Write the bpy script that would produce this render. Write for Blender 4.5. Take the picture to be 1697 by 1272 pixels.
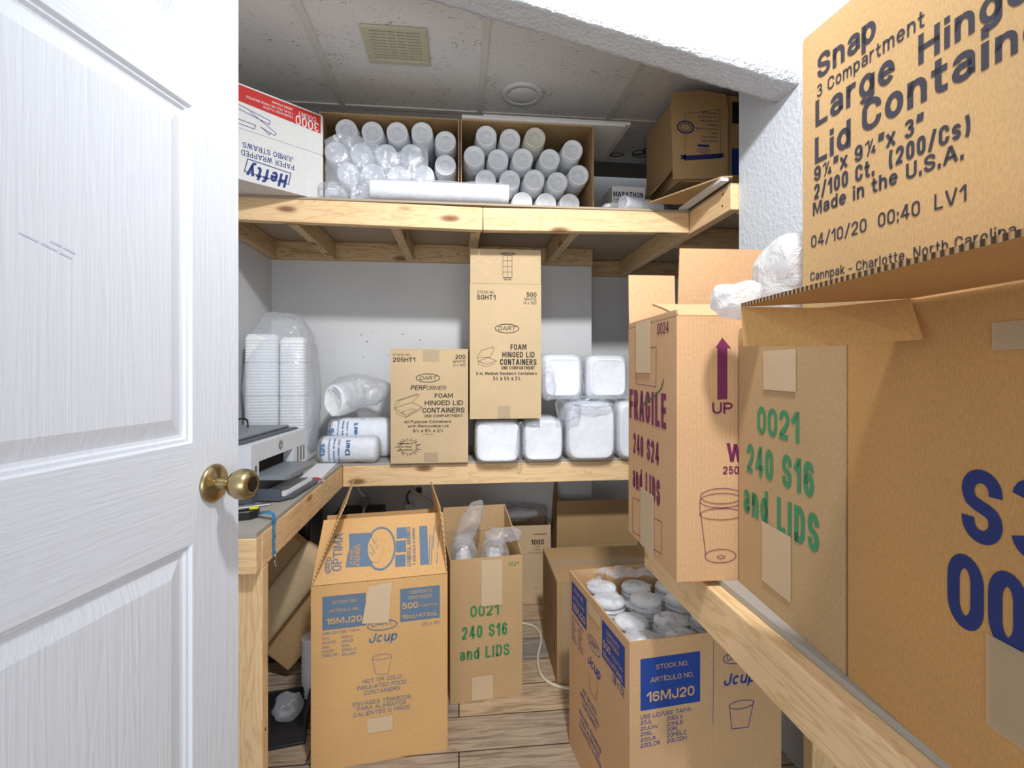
import bpy, bmesh, math, random
from mathutils import Vector, Matrix, noise
for o in list(bpy.data.objects): bpy.data.objects.remove(o)
S = bpy.context.scene; C = S.collection
PI = math.pi
def sr(r, g, b):
    f = lambda c: (c/255/12.92) if c/255 <= .04045 else ((c/255+.055)/1.055)**2.4
    return (f(r), f(g), f(b), 1)
# ---------------------------------------------------------------- camera, world, light
# room axes: x to the right, y into the storeroom, z up; the lens stands at eye height 1.15 m
cam = bpy.data.cameras.new('camera'); co = bpy.data.objects.new('camera', cam); C.objects.link(co)
co.location = (0, 0, 1.15); co.rotation_euler = (PI/2, 0, -math.radians(6.1))
cam.sensor_width = 36; cam.lens = 36*823/1697; cam.shift_y = -25/1697; cam.clip_start = .02
S.camera = co
W = bpy.data.worlds.new('world'); S.world = W; W.use_nodes = True
W.node_tree.nodes['Background'].inputs[0].default_value = (.87, .93, 1, 1)
W.node_tree.nodes['Background'].inputs[1].default_value = .85
def area(name, loc, size, power, col=(1, 1, 1), rot=(0, 0, 0), shape='SQUARE', sy=None):
    l = bpy.data.lights.new(name, 'AREA'); l.energy = power; l.size = size; l.color = col; l.shape = shape
    if sy: l.size_y = sy
    o = bpy.data.objects.new(name, l); C.objects.link(o); o.location = loc; o.rotation_euler = rot; return o
area('doorway_ceiling_lamp', (.22, .18, 2.49), .14, 18, (.985, .99, 1), (math.radians(55), 0, math.radians(-6)), shape='DISK').data.spread = math.radians(112)
area('hall_fill_light', (.0, -1.7, .95), 1.7, 20, (.90, .95, 1), (math.radians(97), 0, 0), shape='RECTANGLE', sy=1.1)  # unseen soft light added behind the camera as frontal fill, also lifts the ceiling
S.view_settings.view_transform = 'Standard'; S.view_settings.look = 'None'; S.view_settings.gamma = 1
S.view_settings.use_curve_mapping = False
S.view_settings.exposure = .14
# ---------------------------------------------------------------- materials
def mat(name):
    m = bpy.data.materials.new(name); m.use_nodes = True
    nt = m.node_tree; return m, nt, nt.nodes['Principled BSDF']
def nd(nt, t, **kw):
    n = nt.nodes.new(t)
    for k, v in kw.items():
        if k.startswith('i_'):
            key = k[2:]; key = int(key) if key.isdigit() else key.replace('_', ' ')
            n.inputs[key].default_value = v
        else: setattr(n, k, v)
    return n
def bump(nt, p, h, strength=.2, dist=.01):
    b = nd(nt, 'ShaderNodeBump', i_Strength=strength, i_Distance=dist)
    nt.links.new(h, b.inputs['Height']); nt.links.new(b.outputs[0], p.inputs['Normal']); return b
def coords(nt, kind='Object', scale=(1, 1, 1)):
    t = nd(nt, 'ShaderNodeTexCoord'); mp = nd(nt, 'ShaderNodeMapping', i_Scale=scale)
    nt.links.new(t.outputs[kind], mp.inputs[0]); return mp.outputs[0]
def nz(nt, vec, scale, detail=4, rough=.55, dist=0):
    n = nd(nt, 'ShaderNodeTexNoise', i_Scale=scale, i_Detail=detail, i_Roughness=rough, i_Distortion=dist)
    nt.links.new(vec, n.inputs['Vector']); return n.outputs['Fac']
def ramp(nt, fac, stops):
    r = nd(nt, 'ShaderNodeValToRGB'); e = r.color_ramp.elements
    while len(e) < len(stops): e.new(.5)
    for k, (p, c) in enumerate(stops): e[k].position = p; e[k].color = c
    nt.links.new(fac, r.inputs[0]); return r.outputs[0]
def mul(c, k): return (min(1, c[0]*k), min(1, c[1]*k), min(1, c[2]*k), 1)
def simple(name, col, rough=.5, metal=0, **kw):
    m, nt, p = mat(name); p.inputs['Base Color'].default_value = col; p.inputs['Roughness'].default_value = rough
    p.inputs['Metallic'].default_value = metal
    v = coords(nt); f = nz(nt, v, 60, 3)
    nt.links.new(ramp(nt, f, [(.2, mul(col, .93)), (.8, mul(col, 1.05))]), p.inputs['Base Color'])
    for k, x in kw.items(): p.inputs[k.replace('_', ' ')].default_value = x
    return m
CARD = {}
def cardboard(key, col):
    if key in CARD: return CARD[key]
    m, nt, p = mat('cardboard_'+key); p.inputs['Roughness'].default_value = .82
    p.inputs['Specular IOR Level'].default_value = .25
    v = coords(nt)
    fib = nz(nt, coords(nt, scale=(1, 1, .35)), 420, 3); big = nz(nt, v, 5, 3)
    c1 = ramp(nt, fib, [(.25, mul(col, .86)), (.75, mul(col, 1.12))])
    c2 = ramp(nt, big, [(.3, (.94, .94, .94, 1)), (.7, (1.04, 1.03, 1.02, 1))])
    mx = nd(nt, 'ShaderNodeMix', data_type='RGBA', blend_type='MULTIPLY'); mx.inputs['Factor'].default_value = 1
    nt.links.new(c1, mx.inputs[6]); nt.links.new(c2, mx.inputs[7]); nt.links.new(mx.outputs[2], p.inputs['Base Color'])
    w = nd(nt, 'ShaderNodeTexWave', wave_type='BANDS', bands_direction='X', i_Scale=38, i_Distortion=.6, i_Detail=1)
    nt.links.new(v, w.inputs['Vector'])
    ad = nd(nt, 'ShaderNodeMath', operation='MULTIPLY_ADD'); ad.inputs[1].default_value = .35
    nt.links.new(w.outputs['Fac'], ad.inputs[0]); nt.links.new(nz(nt, v, 14, 4), ad.inputs[2])
    bump(nt, p, ad.outputs[0], .16, .004)
    CARD[key] = m; return m
def flute_mat(name, way, lo, hi):
    m, nt, p = mat(name); p.inputs['Roughness'].default_value = .9
    w = nd(nt, 'ShaderNodeTexWave', wave_type='BANDS', bands_direction=way, i_Scale=42, i_Distortion=.4)
    nt.links.new(coords(nt), w.inputs['Vector'])
    nt.links.new(ramp(nt, w.outputs['Fac'], [(.35, lo), (.65, hi)]), p.inputs['Base Color'])
    bump(nt, p, w.outputs['Fac'], .6, .003); return m
FLUTE = flute_mat('corrugated_cut_edge', 'DIAGONAL', sr(172, 136, 94), sr(204, 166, 118)); FLUTE_BIG = flute_mat('corrugated_flap_edge', 'Y', sr(84, 60, 36), sr(196, 158, 112))
def wood_mat(name, light, dark, knots=True):
    m, nt, p = mat(name); p.inputs['Roughness'].default_value = .6; p.inputs['Specular IOR Level'].default_value = .3
    a = nd(nt, 'ShaderNodeAttribute', attribute_name='grain')
    mp = nd(nt, 'ShaderNodeMapping', i_Scale=(1.2, 11, 11)); nt.links.new(a.outputs['Vector'], mp.inputs[0])
    n1 = nz(nt, mp.outputs[0], 3.2, 3, .5, 1.6)
    w = nd(nt, 'ShaderNodeMath', operation='MULTIPLY'); w.inputs[1].default_value = 26; nt.links.new(n1, w.inputs[0])
    s = nd(nt, 'ShaderNodeMath', operation='SINE'); nt.links.new(w.outputs[0], s.inputs[0])
    mp2 = nd(nt, 'ShaderNodeMapping', i_Scale=(6, 160, 160)); nt.links.new(a.outputs['Vector'], mp2.inputs[0])
    n2 = nz(nt, mp2.outputs[0], 3, 3)
    c1 = ramp(nt, s.outputs[0], [(0.0, light), (.55, mul(light, .96)), (1, dark)])
    c2 = ramp(nt, n2, [(.25, (.92, .90, .87, 1)), (.7, (1.03, 1.03, 1.03, 1))])
    mx = nd(nt, 'ShaderNodeMix', data_type='RGBA', blend_type='MULTIPLY'); mx.inputs['Factor'].default_value = 1
    nt.links.new(c1, mx.inputs[6]); nt.links.new(c2, mx.inputs[7]); out = mx.outputs[2]
    if knots:
        mp3 = nd(nt, 'ShaderNodeMapping', i_Scale=(3.4, 10, 10)); nt.links.new(a.outputs['Vector'], mp3.inputs[0])
        vo = nd(nt, 'ShaderNodeTexVoronoi', feature='F1', i_Scale=1.0, i_Randomness=1.0); nt.links.new(mp3.outputs[0], vo.inputs['Vector'])
        k = ramp(nt, vo.outputs['Distance'], [(.0, (1, 1, 1, 1)), (.09, (.8, .8, .8, 1)), (.17, (0, 0, 0, 1))])
        m2 = nd(nt, 'ShaderNodeMix', data_type='RGBA'); nt.links.new(k, m2.inputs['Factor'])
        nt.links.new(out, m2.inputs[6]); m2.inputs[7].default_value = sr(120, 78, 44); out = m2.outputs[2]
    nt.links.new(out, p.inputs['Base Color']); bump(nt, p, n2, .12, .003); return m
M = {}
M['pine'] = wood_mat('pine_lumber', sr(242, 208, 160), sr(226, 188, 138))
M['pine_dull'] = wood_mat('pine_joist', sr(214, 184, 142), sr(186, 150, 106))
M['ply'] = wood_mat('plywood_deck', sr(176, 160, 138), sr(150, 134, 112), False)
M['plygrey'] = wood_mat('weathered_plywood', sr(172, 168, 160), sr(142, 134, 122), False)
def wall_mat(name, col, bs, scale, spec=.3):
    m, nt, p = mat(name); p.inputs['Roughness'].default_value = .6; p.inputs['Specular IOR Level'].default_value = spec
    v = coords(nt); f = nz(nt, v, 3, 4)
    nt.links.new(ramp(nt, f, [(.3, mul(col, .96)), (.7, mul(col, 1.02))]), p.inputs['Base Color'])
    bump(nt, p, nz(nt, v, scale, 3), bs, .01); return m
M['wall'] = wall_mat('painted_white_wall', sr(222, 223, 224), .12, 60)
M['stucco'] = wall_mat('textured_white_beam', sr(204, 206, 209), .9, 85)
M['orange_peel'] = wall_mat('orange_peel_white_wall', sr(212, 217, 224), .35, 70)
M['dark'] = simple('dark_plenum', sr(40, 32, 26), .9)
def ceil_mat():
    m, nt, p = mat('fissured_ceiling_tile'); p.inputs['Roughness'].default_value = .9
    a = nz(nt, coords(nt, scale=(1, 1.9, 1)), 84, 3, .6, 1.0); b = nz(nt, coords(nt), 9, 2)
    ad = nd(nt, 'ShaderNodeMath', operation='MULTIPLY_ADD'); ad.inputs[1].default_value = .35
    nt.links.new(b, ad.inputs[0]); nt.links.new(a, ad.inputs[2])
    c = ramp(nt, ad.outputs[0], [(.0, sr(96, 92, 88)), (.49, sr(130, 126, 120)), (.535, sr(236, 234, 230)), (1, sr(240, 238, 234))])
    nt.links.new(c, p.inputs['Base Color']); bump(nt, p, ad.outputs[0], .3, .006); return m
M['ceil'] = ceil_mat()
M['grid'] = simple('ceiling_grid_bar', sr(226, 223, 214), .6)
def floor_mat():
    m, nt, p = mat('vinyl_wood_planks'); p.inputs['Roughness'].default_value = .45
    v = coords(nt)
    br = nd(nt, 'ShaderNodeTexBrick', i_Scale=1.0, offset=.37)
    for k, x in (('Mortar Size', .0025), ('Brick Width', 1.2), ('Row Height', .15), ('Bias', 0.0), ('Mortar Smooth', .2)): br.inputs[k].default_value = x
    br.inputs['Color1'].default_value = sr(204, 178, 146); br.inputs['Color2'].default_value = sr(158, 150, 142); br.inputs['Mortar'].default_value = sr(70, 56, 44)
    nt.links.new(v, br.inputs['Vector'])
    g = nz(nt, coords(nt, scale=(1.3, 14, 1)), 5, 6, .65, .8)
    mx = nd(nt, 'ShaderNodeMix', data_type='RGBA', blend_type='MULTIPLY'); mx.inputs['Factor'].default_value = 1
    nt.links.new(br.outputs['Color'], mx.inputs[6]); nt.links.new(ramp(nt, g, [(.32, (.45, .42, .40, 1)), (.58, (1.05, 1.04, 1.02, 1))]), mx.inputs[7])
    nt.links.new(mx.outputs[2], p.inputs['Base Color']); bump(nt, p, g, .1, .004); return m
M['floor'] = floor_mat()
def door_mat(name, horizontal):
    m, nt, p = mat(name); p.inputs['Roughness'].default_value = .38; p.inputs['Base Color'].default_value = sr(230, 235, 243)
    sc = (9, 9, 170) if horizontal else (150, 150, 5)
    a = nz(nt, coords(nt, scale=(sc[0], sc[1], sc[2])), 1, 2, .5, .6)
    b = nz(nt, coords(nt, scale=(3, 3, .6) if not horizontal else (.6, .6, 3)), 2.2, 2, .5, 1)
    w = nd(nt, 'ShaderNodeMath', operation='MULTIPLY'); w.inputs[1].default_value = 60; nt.links.new(b, w.inputs[0])
    s = nd(nt, 'ShaderNodeMath', operation='SINE'); nt.links.new(w.outputs[0], s.inputs[0])
    ad = nd(nt, 'ShaderNodeMath', operation='MULTIPLY_ADD'); ad.inputs[1].default_value = .12
    nt.links.new(s.outputs[0], ad.inputs[0]); nt.links.new(a, ad.inputs[2])
    bump(nt, p, ad.outputs[0], .22, .004); return m
M['door'] = door_mat('embossed_white_door', False); M['door_rail'] = door_mat('embossed_white_door_rail', True)
M['brass'] = simple('antique_brass', sr(176, 158, 118), .3, 1.0)
M['brass_dark'] = simple('dark_brass', sr(80, 72, 56), .45, 1.0)
M['foam'] = simple('white_foam', sr(244, 246, 248), .55)
M['foam'].node_tree.nodes['Principled BSDF'].inputs['Subsurface Weight'].default_value = .0
M['cream'] = simple('cream_foam', sr(226, 220, 204), .6)
M['board'] = simple('white_foam_board', sr(226, 224, 220), .8)
M['paper'] = simple('white_paper', sr(238, 240, 244), .7)
M['white_card'] = simple('white_coated_board', sr(222, 222, 220), .55)
M['red'] = simple('red_print', sr(196, 44, 40), .5)
M['steel'] = simple('bright_steel', sr(190, 190, 188), .25, 1)
M['screw'] = simple('dark_screw', sr(60, 54, 50), .5, .6)
M['black'] = simple('black_plastic', sr(34, 35, 38), .4)
M['bin'] = simple('black_glossy_bag', sr(40, 42, 48), .25)
M['brown'] = simple('dark_brown_case', sr(70, 52, 40), .6)
M['printer_light'] = simple('light_grey_plastic', sr(222, 227, 234), .45)
M['printer_mid'] = simple('slate_plastic', sr(132, 139, 148), .45)
M['printer_dark'] = simple('dark_slate_plastic', sr(84, 91, 102), .45)
M['lanyard'] = simple('blue_webbing', sr(44, 138, 190), .7)
M['yellow'] = simple('yellow_tag', sr(224, 214, 50), .6)
M['cord'] = simple('cream_cable', sr(222, 212, 186), .5)
M['beige'] = simple('beige_register', sr(202, 199, 170), .5)
M['slot'] = simple('black_slot', sr(30, 28, 26), .9)
M['lens'] = simple('milky_lens', sr(232, 230, 228), .35)
M['white_plastic'] = simple('white_plastic', sr(226, 226, 230), .4)
M['stain'] = simple('water_stain', sr(120, 108, 96), .9)
def film(name, alpha, tint=(.92, .95, 1, 1), rough=.12, bs=.7, sc=26):
    m, nt, p = mat(name); out = nt.nodes['Material Output']; nt.nodes.remove(p)
    tr = nd(nt, 'ShaderNodeBsdfTransparent'); tr.inputs[0].default_value = (.98, .985, 1, 1)
    gl = nd(nt, 'ShaderNodeBsdfGlossy', i_Roughness=rough); df = nd(nt, 'ShaderNodeBsdfDiffuse'); df.inputs[0].default_value = tint
    tl = nd(nt, 'ShaderNodeBsdfTranslucent'); tl.inputs[0].default_value = tint
    v = coords(nt); n1 = nz(nt, v, sc, 4, .6, 1.5)
    b = nd(nt, 'ShaderNodeBump', i_Strength=bs, i_Distance=.012); nt.links.new(n1, b.inputs['Height'])
    for n in (gl, df): nt.links.new(b.outputs[0], n.inputs['Normal'])
    a1 = nd(nt, 'ShaderNodeMixShader', i_0=.45); nt.links.new(df.outputs[0], a1.inputs[1]); nt.links.new(tl.outputs[0], a1.inputs[2])
    a2 = nd(nt, 'ShaderNodeMixShader', i_0=.26); nt.links.new(a1.outputs[0], a2.inputs[1]); nt.links.new(gl.outputs[0], a2.inputs[2])
    # creases and grazing angles read whiter than the flat film
    lw = nd(nt, 'ShaderNodeLayerWeight', i_Blend=.35); nt.links.new(b.outputs[0], lw.inputs['Normal'])
    mr = nd(nt, 'ShaderNodeMapRange'); mr.inputs['To Min'].default_value = alpha; mr.inputs['To Max'].default_value = min(1, alpha+.5)
    nt.links.new(lw.outputs['Facing'], mr.inputs['Value'])
    mx = nd(nt, 'ShaderNodeMixShader'); nt.links.new(mr.outputs[0], mx.inputs[0]); nt.links.new(tr.outputs[0], mx.inputs[1]); nt.links.new(a2.outputs[0], mx.inputs[2])
    nt.links.new(mx.outputs[0], out.inputs['Surface']); return m
M['film'] = film('clear_plastic_film', .13)
M['haze'] = film('cloudy_plastic_film', .30, bs=.5)
M['haze2'] = film('hazy_bag_film', .22, bs=.6, sc=18)
M['tray_film'] = film('tight_tray_film', .06, bs=.55, sc=16)
M['milk'] = film('white_plastic_bag', .80, (.97, .98, 1, 1), .25, .8, 22)
M['lidfilm'] = film('clear_lid_sleeve', .75, bs=.35)
def tape_mat(name, col, a):
    m, nt, p = mat(name); p.inputs['Base Color'].default_value = col; p.inputs['Roughness'].default_value = .3; p.inputs['Alpha'].default_value = a
    bump(nt, p, nz(nt, coords(nt), 90, 3, .5, 1), .1, .003); return m
M['tape'] = tape_mat('packing_tape', sr(218, 192, 158), .84); M['tape_clear'] = tape_mat('clear_packing_tape', sr(206, 184, 150), .45)
INK = {}
def ink(key, col):
    if key not in INK: INK[key] = simple('ink_'+key, col, .75)
    return INK[key]
# ---------------------------------------------------------------- mesh helpers
class MB:
    def __init__(s): s.V = []; s.F = []; s.I = []; s.SM = []; s.mats = []; s.G = {}
    def mi(s, m):
        if m not in s.mats: s.mats.append(m)
        return s.mats.index(m)
    def add(s, vs, fs, m, smooth=False, T=None):
        b = len(s.V); k = s.mi(m)
        s.V += [tuple(T @ Vector(v)) if T else tuple(v) for v in vs]
        for f in fs: s.F.append(tuple(b+i for i in f)); s.I.append(k); s.SM.append(smooth)
        return b
    def box(s, lo, hi, m, T=None):
        (x0, y0, z0), (x1, y1, z1) = lo, hi
        v = [(x0,y0,z0),(x1,y0,z0),(x1,y1,z0),(x0,y1,z0),(x0,y0,z1),(x1,y0,z1),(x1,y1,z1),(x0,y1,z1)]
        s.add(v, [(3,2,1,0),(4,5,6,7),(0,1,5,4),(1,2,6,5),(2,3,7,6),(3,0,4,7)], m, False, T)
    def bevel_box(s, lo, hi, m, r=.004, seg=2, T=None, grain=None):
        bm = bmesh.new(); bmesh.ops.create_cube(bm, size=1)
        c = [(a+b)/2 for a, b in zip(lo, hi)]; d = [abs(b-a) for a, b in zip(lo, hi)]
        for v in bm.verts: v.co = Vector((c[0]+v.co.x*d[0], c[1]+v.co.y*d[1], c[2]+v.co.z*d[2]))
        bmesh.ops.bevel(bm, geom=bm.edges[:], offset=min(r, min(d)*.45), segments=seg, profile=.5, affect='EDGES')
        bm.verts.index_update(); vs = [v.co.copy() for v in bm.verts]; fs = [[v.index for v in f.verts] for f in bm.faces]; bm.free()
        b = s.add(vs, fs, m, False, T)
        if grain:
            for i, v in enumerate(vs): s.G[b+i] = (v[0]+grain[0], v[1]+grain[1], v[2]+grain[2])
    def board(s, p0, p1, up, w, t, m, r=.003):
        """lumber from p0 to p1 (ends of its axis), w along 'up', t across"""
        p0, p1, up = Vector(p0), Vector(p1), Vector(up); x = (p1-p0); L = x.length; x.normalize()
        y = up.cross(x).normalized(); z = x.cross(y)
        T = Matrix((( x.x, y.x, z.x, p0.x), (x.y, y.y, z.y, p0.y), (x.z, y.z, z.z, p0.z), (0, 0, 0, 1)))
        s.bevel_box((0, -t/2, -w/2), (L, t/2, w/2), m, r, 2, T, (RND.uniform(0, 30), RND.uniform(0, 30), RND.uniform(0, 30)))
        return T, L
    def lathe(s, prof, n, m, T=None, smooth=True, cap0=True, cap1=True):
        """prof: list of (radius, axial) along +z"""
        vs = []; fs = []
        for r, z in prof:
            for k in range(n): a = 2*PI*k/n; vs.append((r*math.cos(a), r*math.sin(a), z))
        for i in range(len(prof)-1):
            for k in range(n): a = i*n+k; b = i*n+(k+1) % n; fs.append((a, b, b+n, a+n))
        if cap0: fs.append(tuple(range(n-1, -1, -1)))
        if cap1: fs.append(tuple(range((len(prof)-1)*n, len(prof)*n)))
        s.add(vs, fs, m, smooth, T)
    def rings(s, rings, m, smooth=True, T=None, caps=True):
        n = len(rings[0]); vs = [v for r in rings for v in r]; fs = []
        for i in range(len(rings)-1):
            for k in range(n): a = i*n+k; b = i*n+(k+1) % n; fs.append((a, b, b+n, a+n))
        if caps: fs.append(tuple(range(n-1, -1, -1))); fs.append(tuple(range((len(rings)-1)*n, len(rings)*n)))
        s.add(vs, fs, m, smooth, T)
    def tube(s, pts, r, m, n=8, smooth=True):
        pts = [Vector(p) for p in pts]; rr = []
        for i, p in enumerate(pts):
            d = (pts[min(i+1, len(pts)-1)]-pts[max(i-1, 0)]).normalized()
            a = d.cross(Vector((0, 0, 1))); a = a.normalized() if a.length > .05 else Vector((1, 0, 0)); b = d.cross(a)
            rad = r[i] if isinstance(r, (list, tuple)) else r
            rr.append([tuple(p+a*rad*math.cos(2*PI*k/n)+b*rad*math.sin(2*PI*k/n)) for k in range(n)])
        s.rings(rr, m, smooth)
    def prism(s, poly, h, m, T=None):
        """poly in local xy, extruded +z by h"""
        n = len(poly); vs = [(x, y, 0) for x, y in poly]+[(x, y, h) for x, y in poly]
        fs = [tuple(range(n-1, -1, -1)), tuple(range(n, 2*n))]+[(k, (k+1) % n, n+(k+1) % n, n+k) for k in range(n)]
        s.add(vs, fs, m, False, T)
    def build(s, name, parent=None):
        me = bpy.data.meshes.new(name); me.from_pydata(s.V, [], s.F)
        for m in s.mats: me.materials.append(m)
        for p, i, sm in zip(me.polygons, s.I, s.SM): p.material_index = i; p.use_smooth = sm
        if s.G:
            at = me.attributes.new('grain', 'FLOAT_VECTOR', 'POINT')
            for i, g in s.G.items(): at.data[i].vector = g
        me.update(); o = bpy.data.objects.new(name, me); C.objects.link(o)
        if parent: o.parent = parent
        return o
RND = random.Random(7)
def spline(pts, n=10):
    P = [Vector(p) for p in pts]; out = []
    for i in range(len(P)-1):
        a, b, c, d = P[max(i-1, 0)], P[i], P[i+1], P[min(i+2, len(P)-1)]
        for k in range(n):
            t = k/n; out.append(.5*((2*b)+(c-a)*t+(2*a-5*b+4*c-d)*t*t+(3*b-a-3*c+d)*t**3))
    out.append(P[-1]); return out
def tag(o, label, cat, group=None):
    o['label'] = label; o['category'] = cat
    if group: o['group'] = group
    return o
def struct(name, mb, label=None):
    o = mb.build(name); o['kind'] = 'structure'
    if label: o['label'] = label
    return o
def thing(name, label, cat, loc=(0, 0, 0), rz=0, group=None):
    o = bpy.data.objects.new(name, None); C.objects.link(o); o.empty_display_size = .05
    o.location = loc; o.rotation_euler = (0, 0, rz); return tag(o, label, cat, group)
def copy_thing(src, label, loc, rot=None, group=None):
    r = src.copy(); C.objects.link(r); r.location = loc; r['label'] = label
    if rot is not None: r.rotation_euler = rot
    if group: r['group'] = group
    for ch in src.children:
        c = ch.copy(); C.objects.link(c); c.parent = r
        for g in ch.children:
            d = g.copy(); C.objects.link(d); d.parent = c
    return r
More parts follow.
